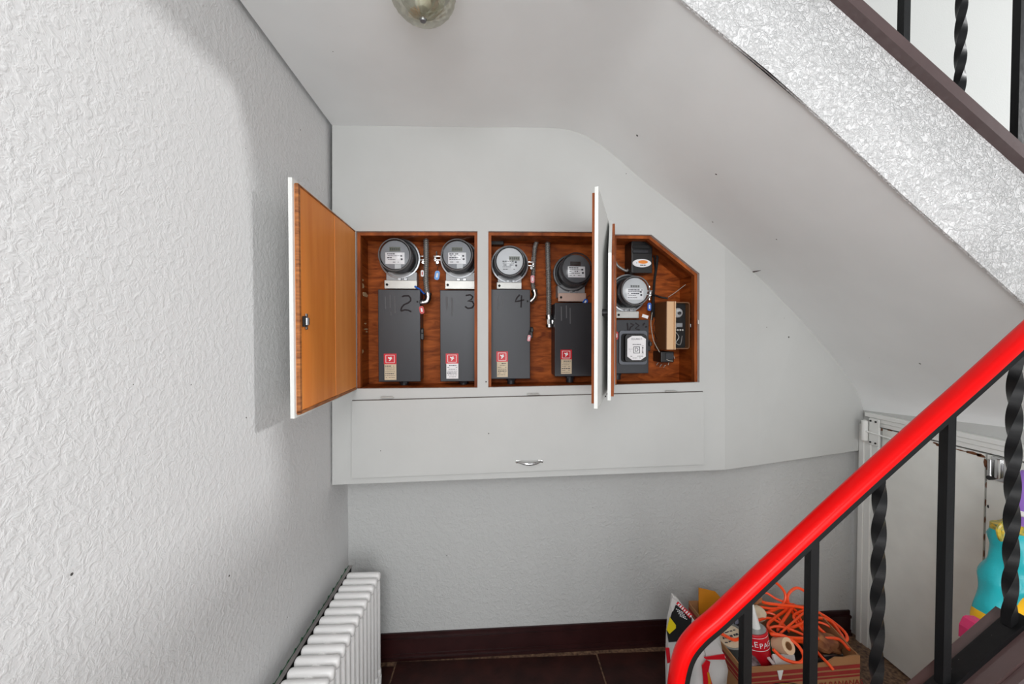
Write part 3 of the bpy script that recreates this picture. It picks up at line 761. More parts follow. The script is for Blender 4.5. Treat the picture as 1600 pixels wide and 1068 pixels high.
def switch_box(x0, y0, x1, y1, label, d=.075, wcut=0, num=None, streaks=(), sticker=None, smat=M_beige, stub=.55):
    c = face((x0+x1)/2, y1, d); s = (1.65+.02+d+K*c.x)/F
    wd, ht = (x1-x0)*s, (y1-y0)*s; dep = D-d-.0006
    t = thing('switch_box', label, 'switch box', c, ROT)
    b = bm_(); box(b, (0, dep/2, ht/2), (wd-.004, dep, ht-.004), bev=.002); part('box_body', b, M_dark, t)
    b = bm_(); box(b, (0, .001, ht/2), (wd, .008, ht), bev=.002); dr_ = part('box_door', b, M_dark, t)
    yf = -.0033
    sx = lambda px: (px-(x0+x1)/2)*s
    sz = lambda py: (y1-py)*s
    if num:
        b = bm_()
        for st_ in num: ribbon(b, [(sx(px), sz(py)) for px, py in st_], .0065, yf)
        part('marker_number', b, M_mark, t)
    if streaks:
        b = bm_()
        for (px, py0, py1) in streaks: ribbon(b, [(sx(px), sz(py0)), (sx(px)+.001, sz(py1))], .004, yf)
        part('streaks', b, M_chalk, t)
    if sticker:
        a0_, b0_, a1_, b1_ = sticker; zr = b0_+(b1_-b0_)*.40
        b = bm_(); box(b, (sx((a0_+a1_)/2), yf, sz((b0_+zr)/2)), (sx(a1_)-sx(a0_), .001, sz(b0_)-sz(zr))); stk = part('warning_sticker', b, M_stred, t, label='red warning sticker')
        cx_, cz_ = sx((a0_+a1_)/2), sz((b0_+zr)/2); hw, hh = (a1_-a0_)*s*.34, (zr-b0_)*s*.36
        b = bm_()
        for (dx, dz, w_, h_) in [(0, hh, 2*hw, .002), (0, -hh, 2*hw, .002), (hw, 0, .002, 2*hh), (-hw, 0, .002, 2*hh)]: box(b, (cx_+dx, yf-.0006, cz_+dz), (w_, .0006, h_))
        ribbon(b, [(cx_-.008, cz_+.006), (cx_-.001, cz_+.003), (cx_+.006, cz_+.008)], .006, yf-.0005); ribbon(b, [(cx_+.002, cz_+.006), (cx_+.001, cz_-.004), (cx_-.004, cz_-.008)], .0045, yf-.0005)
        ribbon(b, [(cx_-.004, cz_+.001), (cx_+.008, cz_+.001)], .005, yf-.0006)
        part('sticker_symbol', b, M_paper, t)
        b = bm_(); box(b, (cx_+.001, yf, sz((zr+b1_)/2)), ((a1_-a0_)*s*.94, .001, (b1_-zr)*s)); part('instruction_sticker', b, smat, t)
        b = bm_(); rn = random.Random(int(x0)); z = sz(zr)-.008
        for k in range(7):
            bars(b, sx(a0_)+.005+rn.uniform(0, .003), sx(a1_)-.006-rn.uniform(0, .006), z, .0034 if k in (0, 4) else .0016, yf-.0007, rn, .85); z -= .0082
        part('sticker_print', b, M_ink, t)
    if stub is not None:
        b = bm_(); cyl(b, (sx(x0+(x1-x0)*stub), dep*.5, -.032), (sx(x0+(x1-x0)*stub), dep*.5, .003), .017, 16); cyl(b, (sx(x0+(x1-x0)*stub), dep*.5, -.012), (sx(x0+(x1-x0)*stub), dep*.5, -.002), .021, 8)
        part('conduit_stub', b, M_dark, t, smooth=True)
    t['_f'] = (sx(x1), s)
    del t['_f']
    b = bm_(); box(b, (wd/2+.006, .012, ht*.52), (.014, .014, .05), bev=.003); box(b, (wd/2+.008, -.002, ht*.55), (.012, .012, .02), bev=.003)
    part('lever', b, M_black, t)
    b = bm_(); cyl(b, (wd/2-.012, -.002, ht*.87), (wd/2-.012, -.006, ht*.87), .004, 10); part('lock_hole', b, M_blackm, t)
    return t
two = [[(629, 465), (633, 463.5), (639, 463.5), (642, 467), (642, 471), (638, 474.5), (632, 477), (628.5, 481), (627, 486), (627.5, 487), (633, 485), (638, 485.5), (643, 488)]]
switch_box(592.7, 454, 656.6, 596, 'dark grey switch box marked 2 with red warning sticker, leftmost in the cabinet', num=two, streaks=[(604, 465, 484), (611, 462, 482), (618, 464, 490), (612, 488, 494)], sticker=(601, 552.5, 620, 593))
three = [[(728, 462), (735, 461), (739, 464), (737, 468), (731, 470.5), (738, 471), (741, 476), (738, 481), (731, 482), (727, 479)]]
switch_box(688.5, 454, 752, 595.5, 'dark grey switch box marked 3, partly behind the white divider', num=three, streaks=[(698, 464, 486), (699.5, 464, 482), (706, 466, 494), (707.2, 466, 490)], sticker=(697, 552, 716.5, 591), smat=M_paper)
four = [[(812, 460), (807, 466), (805, 471), (811, 470), (819, 468)], [(815, 461), (814.5, 470), (814, 480)]]
switch_box(764.5, 452, 828.6, 591.5, 'dark grey switch box marked 4 with white tag hanging at its right side', num=four, streaks=[(778, 462, 484), (784, 464, 480)], sticker=(775.5, 548.5, 793.5, 588.5), smat=M_beige)
switch_box(866, 472, 928, 587.5, 'unnumbered dark grey switch box with tan sticker, behind the open middle door', streaks=[(876, 478, 500), (884, 476, 496), (890, 480, 505)], sticker=(875, 545.5, 893, 583.5), smat=M_beige, stub=.45)
# square-faced disconnect at right
t = switch_box(961, 498, 1014, 583, 'smaller grey switch box with white octagonal plate and square emblem', num=[[(979, 503), (980, 515)], [(984, 504), (990, 506), (984, 510), (982, 516)], [(992, 503), (998, 507), (992, 512), (999, 514)], [(1004, 507), (1007, 503)]], stub=.15)
s = (1.65+.02+.075+.02)/F; X_ = lambda px: (px-987.5)*s; Z_ = lambda py: (583-py)*s
def rrect(x0, z0, x1, z1, r, n=4):
    P = []
    for cx, cz_, a0_ in [(x1-r, z1-r, 0), (x0+r, z1-r, PI/2), (x0+r, z0+r, PI), (x1-r, z0+r, 3*PI/2)]:
        for k in range(n+1): a = a0_+k*PI/2/n; P.append((cx+r*math.cos(a), cz_+r*math.sin(a)))
    return P
b = bm_(); prism(b, rrect(X_(965), Z_(568.5), X_(1010), Z_(515.5), .012), -.012, -.0035); part('raised_border', b, M_dark2, t)
b = bm_(); prism(b, rrect(X_(968), Z_(564.5), X_(1007), Z_(520), .014), -.016, -.0122); part('black_recess', b, M_blackm, t)
b = bm_(); prism(b, rrect(X_(972), Z_(563.5), X_(1006.5), Z_(521.5), .012), -.034, -.0162); pl_ = part('breaker_block', b, M_black, t, smooth=False)
x0, x1, z0_, z1_ = X_(975), X_(1004.5), Z_(561), Z_(523.5); cc = .022
b = bm_(); prism(b, [(x0, z0_+cc*.7), (x0+cc, z0_), (x1-cc, z0_), (x1, z0_+cc*.7), (x1, z1_-cc*.6), (x1-cc, z1_), (x0+cc, z1_), (x0, z1_-cc*.6)], -.0356, -.0341); part('octagonal_plate', b, M_paper, t)
xm = (x0+x1)/2
text('plate_lettering', 'SQUARE D', .0105, M_ink, t, (xm, -.0362, Z_(528.5)))
b = bm_(); bars(b, xm-.018, xm+.018, Z_(536.8), .003, -.0361, random.Random(9), 1); part('plate_print', b, M_ink, t, kind='stuff')
b = bm_(); h = .0135; cz_ = Z_(545.3)
for k, (hh, wth) in enumerate([(h, .0022)]):
    for (dx, dz, w_, h_) in [(0, hh, 2*hh+wth, wth), (0, -hh, 2*hh+wth, wth), (hh, 0, wth, 2*hh), (-hh, 0, wth, 2*hh)]: box(b, (xm+dx, -.0361, cz_+dz), (w_, .0008, h_))
part('square_emblem', b, M_ink, t)
text('emblem_letter', 'D', .024, M_ink, t, (xm, -.0362, cz_))
b = bm_(); box(b, (X_(999.5), -.0361, Z_(545)), (.0022, .0008, .026)); box(b, (X_(999.5), -.0361, Z_(549)), (.006, .0008, .004)); box(b, (X_(999.5), -.0361, Z_(542)), (.006, .0008, .004)); part('switch_symbol', b, M_ink, t)
text('plate_lettering', 'ON', .0055, M_ink, t, (X_(999.5), -.0362, Z_(539)))
text('plate_lettering', 'OFF', .0055, M_ink, t, (X_(999.5), -.0362, Z_(551.5)))
b = bm_(); rn = random.Random(5); bars(b, x0+.014, x1-.014, Z_(555), .002, -.0361, rn); bars(b, x0+.024, x1-.024, Z_(557.8), .0015, -.0361, rn); bars(b, x0+.006, x0+.022, Z_(544), .0012, -.0361, rn); bars(b, x0+.006, x0+.022, Z_(547), .0012, -.0361, rn); part('plate_print', b, M_chalk, t, kind='stuff')
b = bm_()
for px in (975.5, 997.5): box(b, (X_(px), -.0036, Z_(516.3)), (.014, .002, .008), bev=.001)
part('slot', b, M_blackm, t)

# old register with oval badge
d = .09; c = face(1003, 428, d); s = (1.65+.02+d+.03)/F; X_ = lambda px: (px-1003)*s; Z_ = lambda py: (428-py)*s
t = thing('transfer_register', 'black rectangular meter box with oval white badge under the slanted cabinet corner', 'meter box', c, ROT)
b = bm_(); box(b, (0, .045, Z_(399)), (X_(1020)-X_(986), .09, Z_(373)-Z_(427)), bev=.004); part('box_body', b, M_black, t)
b = bm_(); box(b, (0, -.002, Z_(411)), (X_(1019)-X_(987), .006, Z_(396)-Z_(427)), bev=.002); part('front_cover', b, M_black, t)
b = bm_(); box(b, (X_(1001), -.003, Z_(385.5)), (.08, .008, .017), bev=.002); part('window_strip', b, M_blackm, t)
b = bm_(); box(b, (X_(1000), -.004, Z_(393)), (.07, .008, .014), bev=.002); part('ledge', b, M_dark, t)
b = bm_(); P = [(X_(1001.8)+.043*math.cos(a), Z_(411.3)+.0185*math.sin(a)) for a in [k*2*PI/28 for k in range(28)]]; prism(b, P, -.0075, -.0052); part('oval_badge', b, M_paper, t)
b = bm_(); P = [(X_(1003.5)+.022*math.cos(a), Z_(409.5)+.008*math.sin(a)) for a in [k*2*PI/20 for k in range(20)]]; prism(b, P, -.0086, -.0077); part('badge_emblem', b, M_orange, t)
b = bm_(); bars(b, X_(994.5), X_(1008), Z_(414.5), .004, -.008, random.Random(2), .9); ribbon(b, [(X_(993), Z_(410.5)), (X_(993.8), Z_(411.5))], .004, -.0077); part('badge_print', b, M_ink, t)

# conduits -----------------------------------------------------
def flex(name, pix, r, label, cat='conduit', ends=None, m=M_cond, pitch=.0088, extra=None):
    P = smoothpts([face(*q) for q in pix], 10)
    L = 0; out = []; rs = []
    Q = resample(P, max(12, int(sum((c_-a_).length for a_, c_ in zip(P, P[1:]))/(pitch/4))))
    for i, p in enumerate(Q): rs.append(r*(1+.2*math.cos(i*PI/2)))
    t = thing(name, label, cat, Q[-1])
    b = bm_(); tube(b, Q, rs, 12); part('flexible_tube', b, m, t, True, smooth=True, angle=80)
    if extra: extra(t)
    return t
def elbow(pix, r):
    def f(t):
        P = smoothpts([face(*q) for q in pix], 6)
        b = bm_(); tube(b, P, r, 14)
        for k in (0, -1):
            j = 1 if k == 0 else -2; dd = (P[k]-P[j]).normalized()
            cyl(b, P[k]-dd*.010, P[k]+dd*.001, r*1.25, 12)
        part('elbow', b, M_chrome, t, True, smooth=True)
    return f
flex('flexible_conduit', [(665.5, 362.5, .12), (666, 400, .12), (665.5, 436, .12), (667.5, 459, .12)], .0115, 'ribbed flexible metal conduit ending in a bright elbow beside the box marked 2', extra=elbow([(668.5, 458, .118), (669, 465, .118), (666, 471, .118), (658, 473, .118)], .014))
flex('flexible_conduit', [(839, 376, .14), (835.5, 388, .14), (834, 410, .14), (832.5, 440, .14), (834, 453, .14)], .010, 'ribbed flexible conduit with small elbow beside the box marked 4', extra=elbow([(834.5, 453, .138), (836, 460, .138), (834, 466, .138), (828.5, 471, .138)], .012))
def conn(t):
    b = bm_(); a, c_ = face(857.5, 492, .14), face(858.5, 511, .14)
    cyl(b, a, a.lerp(c_, .35), .016, 14); cyl(b, a.lerp(c_, .35), a.lerp(c_, .75), .0145, 8); cyl(b, a.lerp(c_, .75), c_, .017, 14)
    box(b, face(865, 503, .14), (.02, .014, .022), bev=.003)
    part('connector', b, M_chrome, t, True, smooth=True)
flex('flexible_conduit', [(855.5, 374, .14), (856, 400, .14), (857, 440, .14), (857.5, 494, .14)], .0115, 'straight ribbed flexible conduit with silver connector left of the unnumbered box', extra=conn)
def jb(t):
    c = face(775, 375, .16); b = bm_(); box(b, c, (.07, .05, .052), Matrix.Rotation(ROT, 3, 'Z'), bev=.003); part('junction_box', b, M_black, t, True)
    b = bm_(); cyl(b, face(787, 372, .15), face(793, 374, .15), .009, 10); part('connector', b, M_cond, t, True, smooth=True)
flex('armoured_cable', [(791, 373, .15), (803, 374.5, .145), (822, 375.5, .14), (842, 373.5, .125), (862, 374.5, .12), (885, 376, .14), (905, 375.5, .15), (948, 371, .16)], .0058, 'thin armoured cable running along the top of the middle compartment', 'cable', extra=jb, pitch=.006)
flex('armoured_cable', [(961, 408, .1), (965, 415, .11), (972, 420, .12), (979, 423, .13), (983, 420, .14)], .0058, 'short curved armoured cable left of the black box with the oval badge', 'cable', pitch=.006)
# loose wires
def wire(name, pix, r, m, label, group=None):
    b = bm_(); tube(b, smoothpts([face(*q) for q in pix], 6), r, 7); return solo(name, b, m, label, 'wire', smooth=True, group=group)
wire('cable', [(1024, 372, .13), (1027, 395, .13), (1026, 415, .13), (1023, 435, .13), (1021, 460, .14), (1018, 500, .14)], .006, M_blackm, 'thick black cable running down right of the black box with the oval badge')
wire('cable', [(1019, 375, .15), (1022, 400, .15), (1024, 425, .15), (1022, 450, .15), (1022, 495, .16)], .004, M_black, 'thin black cable just left of the thick one, behind the meter rim')
wire('cable', [(1066, 410, .175), (1068, 440, .175), (1067, 466, .175)], .007, M_blackm, 'dark vertical cable above the open beige chime box')
wire('wire', [(1085, 438, .10), (1072, 444, .12), (1056, 456, .14), (1044, 464, .14)], .0016, M_wire, 'thin pale wire slanting up to the right edge of the cabinet')
wire('cable', [(1043, 466, .13), (1030, 463.5, .13), (1018, 459, .12)], .0048, M_black, 'stub of black cable between the rightmost meter and the chime box')
wire('wire', [(1019, 488, .13), (1017, 505, .13), (1020, 527, .13), (1024, 538, .125), (1033, 553, .10), (1043, 562, .09), (1051, 564, .09)], .0018, M_wire, 'white wire drooping from the rightmost meter to the little black transformer')
wire('wire', [(1024, 500, .15), (1021, 512, .15), (1024, 524, .15), (1027, 532, .15), (1023, 539, .15)], .0015, M_black, 'thin black looping wire left of the chime box')
for i, (x, y) in enumerate([(1026, 568), (1031, 571), (1037, 572)]):
    wire('wire', [(x, y+2, .15), (x+1.5, y-1, .14), (x+3, y-1.5, .14)], .0016, M_wire, ['leftmost of three short pale wire ends below the little black transformer', 'middle of three short pale wire ends below the little black transformer', 'rightmost of three short pale wire ends below the little black transformer'][i], group='loose wire ends at the cabinet bottom')
wire('wire', [(1044, 570, .11), (1047, 560, .11), (1051, 553, .10), (1054, 560, .10)], .0014, M_wire, 'zigzag pale wire in front of the little black transformer')

# beige chime box
d = .055; c = face(1061, 546, d); s = (1.65+.02+d+.045)/F; X_ = lambda px: (px-1061)*s; Z_ = lambda py: (546-py)*s
t = thing('chime_box', 'beige metal doorbell box with missing cover and round bell, right end of cabinet', 'doorbell', c, ROT)
dep = D-d-.001
b = bm_(); box(b, (X_(1040.5), dep/2, Z_(508)), (.004, dep, Z_(470)-Z_(546)), bev=.001); part('side_wall', b, M_beiges, t, smooth=False)
b = bm_(); box(b, (X_(1046.5), .003, Z_(508)), (X_(1052)-X_(1040), .006, Z_(470)-Z_(546)), bev=.002); part('front_strip', b, M_beigem, t)
b = bm_(); box(b, (X_(1053.3), -.002, Z_(508)), (.006, .012, Z_(470)-Z_(546)), bev=.002); part('cover_seam', b, M_beigem, t)
b = bm_(); P = rrect(X_(1053), Z_(545), X_(1078.5), Z_(471), .012)
Pin = [(max(min(x, X_(1076.8)), X_(1054.5)), max(min(z, Z_(472.5)), Z_(543.5))) for x, z in rrect(X_(1053), Z_(543.5), X_(1077), Z_(472.5), .010)]
n = len(P); A1 = [b.verts.new((p[0], 0, p[1])) for p in P]; B1 = [b.verts.new((p[0], 0, p[1])) for p in Pin]; C1 = [b.verts.new((p[0], dep, p[1])) for p in Pin]; D1 = [b.verts.new((p[0], dep, p[1])) for p in P]
for i in range(n):
    j = (i+1) % n
    b.faces.new((A1[i], A1[j], B1[j], B1[i])); b.faces.new((B1[i], B1[j], C1[j], C1[i])); b.faces.new((A1[i], D1[i], D1[j], A1[j]))
part('housing', b, M_beiges, t)
b = bm_(); box(b, (X_(1066), .034, Z_(508)), (X_(1077)-X_(1054), .004, Z_(473)-Z_(544))); part('inner_plate', b, M_blackm, t)
b = bm_(); lathe(b, [(0, .03), (.006, .029), (.012, .022), (.019, .016), (.022, .008), (.022, 0)], 24, Matrix.Translation((X_(1062.5), .030, Z_(487.5))) @ FRONT); part('bell', b, M_mface_l, t, smooth=True)
b = bm_(); lathe(b, [(0, .036), (.007, .034), (.007, .028)], 14, Matrix.Translation((X_(1060.5), .026, Z_(488.5))) @ FRONT); part('bell_nut', b, M_black, t, smooth=True)
b = bm_(); box(b, (X_(1062), .022, Z_(507)), (.042, .02, .022), bev=.003); box(b, (X_(1056), .014, Z_(508)), (.012, .02, .028), bev=.003); part('coil', b, M_steel, t)
b = bm_()
for k in range(4): cyl(b, (X_(1058+4*k), .032, Z_(515)), (X_(1058+4*k), .018, Z_(515)), .004, 8)
part('terminal_screws', b, M_strip, t, smooth=True)
b = bm_(); tube(b, smoothpts([(X_(1059), .03, Z_(517)), (X_(1064), .02, Z_(526)), (X_(1060), .024, Z_(535)), (X_(1068), .028, Z_(538)), (X_(1071), .028, Z_(524))], 6), .002, 6); part('inner_wire', b, M_cond, t, smooth=True)
b = bm_(); box(b, (X_(1080.5), .006, Z_(508)), (.008, .012, .018), bev=.002); part('lug', b, M_steel, t)
# transformer
c = face(1043, 567, .09); t = thing('transformer', 'little black doorbell transformer below the beige chime box', 'transformer', c, ROT)
b = bm_(); box(b, (0, .045, .028), (.062, .09, .05), bev=.004); part('transformer_body', b, M_black, t)
b = bm_(); box(b, (.008, -.002, .032), (.036, .006, .028), bev=.001); part('terminal_plate', b, M_dark, t)
# side latch on right jamb
c = face(1090, 503, .0185)
b = bm_(); box(b, c+Vector((0, -.008, 0)), (.010, .012, .020), bev=.002); o = solo('door_catch', b, M_strip, 'small brass door catch on the right edge of the right opening', 'catch')
# seal tags
def tag_(px, py, w_, h_, m, label, d=.10, hole=True, tilt=0, hang=None):
    c = face(px, py, d); t = thing('seal_tag', label, 'tag', c, rot=(0, tilt, ROT))
    s = (1.67+d)/F; W_, H_ = w_*s, h_*s
    b = bm_(); prism(b, rrect(-W_/2, -H_/2, W_/2, H_/2, min(W_, H_)*.42), -.002, .002); part('tag_plate', b, m, t)
    b = bm_(); prism(b, rrect(-W_*.18, -H_*.25, W_*.18, H_*.25, W_*.15), -.003, -.0021); part('tag_mark', b, M_paper if m != M_paper else M_tagred, t)
    b = bm_(); tube(b, smoothpts([(0, 0, H_/2-.002), (-.003, .002, H_/2+.012), (.001, .0, H_/2+.026)], 4), .0012, 6); part('tag_wire', b, M_blackm, t)
tag_(660, 427, 4.5, 10, M_paper, 'white seal tag with red mark hanging from the leftmost meter clamp')
tag_(683, 430, 7.5, 14, M_lblue, 'light blue seal tag hanging left of the meter beside the white divider', tilt=.15)
tag_(659, 484, 7, 12, M_tagred, 'red seal tag at the upper right corner of the box marked 2', d=.07, tilt=-.2)
tag_(832, 436, 6, 12, M_pink, 'pink seal tag hanging by the pale-faced meter', d=.10)
tag_(826.5, 528, 5, 10, M_pink, 'pale pink seal tag on the right edge of the box marked 4', d=.06, tilt=.15)
tag_(914.5, 471, 7, 9, M_blue, 'round blue seal tag at the corner of the pinkish cover plate', d=.09, tilt=.6)
tag_(963, 524, 6, 13, M_tagred, 'red seal tag left of the octagonal plate, touching the narrow door', d=.05)
tag_(1014.5, 479, 6, 13, M_blue, 'deep blue seal tag hanging right of the rightmost meter', d=.09)
# blue crimp near elbow, white paper scrap
b = bm_(); tube(b, [face(648, 447, .09), face(656, 452, .09), face(663, 459, .1)], [.004, .0045, .003], 8); solo('wire_sleeve', b, M_blue, 'dark blue wire sleeve slanting from silver plate to bright elbow', 'wire')
b = bm_(); c = face(1008, 494, .08); box(b, c, (.028, .002, .014), Matrix.Rotation(.3, 3, 'Y')); solo('paper_scrap', b, M_paper, 'white paper scrap standing on top of the smaller grey box', 'paper')

# ============================================================ CEILING LAMP
lc = Vector((atY(661, 30, 1.0).x, 1.0, ZC))
t = thing('ceiling_lamp', 'cut glass bowl ceiling lamp, unlit, at the top edge of the photo', 'lamp', lc)
b = bm_(); lathe(b, [(0, 0), (.07, 0), (.072, -.012), (.06, -.016), (0, -.016)], 32); part('lamp_base', b, M_strip, t, smooth=True)
b = bm_(); seg = 48; R_ = []
prf = [(.074, -.010), (.086, -.020), (.088, -.034), (.080, -.052), (.062, -.070), (.040, -.084), (.018, -.091), (.0, -.093)]
for i, (r, h) in enumerate(prf[:-1]):
    r *= .88
    R_.append([b.verts.new(((r*(1+(.035 if k % 2 else 0)))*math.cos(2*PI*k/seg), (r*(1+(.035 if k % 2 else 0)))*math.sin(2*PI*k/seg), h)) for k in range(seg)])
tip = b.verts.new((0, 0, prf[-1][1]))
for A_, B2 in zip(R_, R_[1:]):
    for k in range(seg): b.faces.new((A_[k], A_[(k+1) % seg], B2[(k+1) % seg], B2[k]))
for k in range(seg): b.faces.new((R_[-1][k], R_[-1][(k+1) % seg], tip))
part('glass_bowl', b, M_cutglass, t)
b = bm_(); lathe(b, [(.044, -.018), (.055, -.03), (.052, -.045), (.038, -.064), (.018, -.078), (0, -.08)], 32); part('inner_glass', b, M_cutglass, t, smooth=True)
b = bm_(); lathe(b, [(0, -.094), (.007, -.0935), (.009, -.089), (.006, -.086)], 14); part('finial', b, M_steel, t, smooth=True)
b = bm_(); lathe(b, [(0, -.068), (.012, -.064), (.02, -.05), (.018, -.035), (.01, -.02)], 18); part('bulb', b, M_wplastic, t, smooth=True)

# ============================================================ RADIATOR
ry0 = 1.665; pit_ = .0432; RT = EYE-.992; rx0, rx1 = -.612, -.4745
t = thing('radiator', 'white cast iron column radiator standing along the rough left wall', 'radiator', ((rx0+rx1)/2, 1.3, 0))
def section_bm():
    b = bm_(); cx = 0; w_ = rx1-rx0
    box(b, (0, 0, RT-.018), (w_, .030, .036), bev=.011)
    box(b, (0, 0, RT-.046), (w_*.8, .018, .02), bev=.006)
    box(b, (0, 0, .085), (w_, .034, .045), bev=.012)
    for k in range(4):
        x = -w_/2+.014+k*(w_-.028)/3
        box(b, (x, 0, (RT-.03+.08)/2), (.024, .026, RT-.11), bev=.009)
    cyl(b, (0, -.0216, RT-.030), (0, .0216, RT-.030), .019, 12); cyl(b, (0, -.0216, .09), (0, .0216, .09), .017, 12)
    return b
sec0 = None
for k in range(19):
    y = ry0-k*pit_
    if sec0 is None:
        b = section_bm(); sec0 = part('section', b, M_rad, t, smooth=True, angle=50); o = sec0
    else:
        o = sec0.copy(); COL.objects.link(o)
    o.location = (0, y-1.3, 0)
for y in (ry0, ry0-18*pit_):
    for x in (-.055, .055):
        b = bm_(); cyl(b, (x, y-1.3, 0), (x, y-1.3, .07), .013, 10, .016); part('foot', b, M_rad, t, smooth=True)
# reflector board behind the radiator
t = thing('reflector_board', 'foil covered board with green edge standing between the radiator and the left wall', 'board', (XL+.006, 1.35, 0))
b = bm_(); ya, yb = .75, 1.855; zt2 = EYE-1.062
prism(b, [(ya, .1), (yb, .1), (yb, zt2), (ya, zt2)], XL+.0035, XL+.013, 'YZ'); part('board_core', b, M_blackm, t, True)
b = bm_(); prism(b, [(ya, zt2+.0002), (yb, zt2+.0002), (yb, zt2+.004), (ya, zt2+.004)], XL+.0035, XL+.017, 'YZ'); part('foil_edge', b, M_foil, t, True)
b = bm_(); y = ya
n = 0
P = [(ya, zt2-.01)]
while y < yb-.05:
    P += [(y, zt2+.003), (y+.012, zt2+.007+.003*(n % 3)), (y+.02, zt2+.004)]; y += .045; n += 1
P += [(yb, zt2+.003), (yb, zt2-.01)]
prism(b, P, XL+.0005, XL+.003, 'YZ'); part('green_edge', b, M_green, t, True)

# ============================================================ CARDBOARD BOX AND CONTENTS
FL, FR, BR, BL = Vector((.89, 1.369, 0)), Vector((1.352, 1.391, 0)), Vector((1.402, 1.669, 0)), Vector((.869, 1.722, 0))
ZR = .30
t = thing('cardboard_box', 'open cardboard fruit carton with red stripes, full of tools and orange cord', 'box', ((FL+BR)/2))
def wall_(a, c, z0, z1, th=.005, inward=Vector((0, 0, 0)), notch=None):
    b = bm_(); d = (c-a).normalized(); n = Vector((-d.y, d.x, 0))*th
    vs = []
    N_ = 14
    top_ = []
    for i in range(N_+1):
        p = a.lerp(c, i/N_); zz = z1 + rr.uniform(-.003, .003) + (notch(i/N_) if notch else 0); top_.append((p, zz))
    for (o1, o2) in zip(top_, top_[1:]):
        q = [(o1[0], z0), (o2[0], z0), (o2[0], o2[1]), (o1[0], o1[1])]
        F1 = [b.verts.new(Vector((p.x, p.y, z))) for p, z in q]; F2_ = [b.verts.new(Vector((p.x+n.x, p.y+n.y, z))) for p, z in q]
        b.faces.new(F1); b.faces.new(F2_[::-1]); b.faces.new((F1[2], F1[3], F2_[3], F2_[2])); b.faces.new((F1[0], F2_[0], F2_[1], F1[1]))
    bmesh.ops.remove_doubles(b, verts=b.verts[:], dist=1e-5)
    return b
part('front_wall', wall_(FL, FR, .004, ZR, notch=lambda u: (.012 if u > .72 else (-.004 if .38 < u else 0))), M_card, t, True)
part('side_wall', wall_(FR, BR, .004, ZR+.008), M_card, t, True)
part('back_wall', wall_(BR, BL, .004, ZR+.01), M_card, t, True)
part('side_wall', wall_(BL, FL, .004, ZR), M_card, t, True)
b = bm_(); prism(b, [(p.x, p.y) for p in (FL, FR, BR, BL)], .0005, .004, 'XY'); part('box_bottom', b, M_card, t, True)
def stripe(a, c, z0, z1, m, name='stripe'):
    d = (c-a).normalized(); n = Vector((d.y, -d.x, 0))*.0008
    b = bm_(); f = [b.verts.new(Vector((p.x+n.x, p.y+n.y, z))) for p, z in ((a.lerp(c, .002), z0), (a.lerp(c, .998), z0), (a.lerp(c, .998), z1), (a.lerp(c, .002), z1))]; b.faces.new(f)
    part(name, b, m, t, True)
for (za, zb2) in [(.268, .282), (.248, .262), (.236, .243)]:
    stripe(FL, FR, za, zb2, M_cardr); stripe(BL, FL, za, zb2, M_cardr)
d = (FR-FL).normalized(); n = Vector((d.y, -d.x, 0))*.0015
def banana(off, rot_, ln=.15, wd=.03):
    b = bm_(); ctr = FL.lerp(FR, .32); P = []
    for i in range(17):
        u = i/16; ang = PI*(.15+.7*u); r1 = ln; w2 = wd*math.sin(PI*u)**.6
        P.append((r1, ang, w2))
    up2 = [((r+w2)*math.cos(a), (r+w2)*math.sin(a)*.62) for r, a, w2 in P]; dn = [((r-w2)*math.cos(a), (r-w2)*math.sin(a)*.62) for r, a, w2 in P]
    poly = up2+dn[::-1]
    vs = [b.verts.new(ctr + d*(x+off[0]) + n*off[2] + Vector((0, 0, .135+z+off[1]))) for x, z in poly]
    b.faces.new(vs); return b
b = banana((0, 0, 1.0), 0, .135, .032); part('banana_outline', b, M_mark, t, True)
b = banana((0, 0, 1.6), 0, .135, .027); part('banana_print', b, M_cardy, t, True)
b = banana((-.03, -.035, 1.9), 0, .12, .030); part('banana_outline', b, M_mark, t, True)
b = banana((-.03, -.035, 2.3), 0, .12, .025); part('banana_print', b, M_cardy, t, True)
pc = FL.lerp(FR, .80)+n*1.2
text('box_lettering', 'YUM BANANAS', .030, M_cardr, t, (pc.x, pc.y, .214), (PI/2, 0, math.atan2(d.y, d.x)), world=True)
# orange flap at the rear left corner
f0 = atY(1092, 950, 1.72); b = bm_()
pp = [atY(1092, 918, 1.70), atY(1118, 924, 1.70), atY(1150, 960, 1.70), atY(1092, 960, 1.70)]
prism(b, [(p.x, p.z) for p in pp], 1.70, 1.704); part('flap', b, M_orcard, t, True, label='orange flap')
# filling: things packed in the box
GR = 'odds and ends inside the cardboard box'
# a stack of cartons underneath that everything rests on
def rest(x0, x1, y0, y1, z0, z1, m, name, label, cat='carton'):
    b = bm_(); box(b, ((x0+x1)/2, (y0+y1)/2, (z0+z1)/2), (x1-x0, y1-y0, z1-z0), bev=.003); return solo(name, b, m, label, cat)
rest(.91, 1.32, 1.41, 1.64, .005, .17, M_blackm, 'tool_case', 'black tool case lying under the cord inside the cardboard box', 'case')
ZI = .1705
def P3(px, py, Y): return atY(px, py, Y*(1-.045*(px-772)/622))
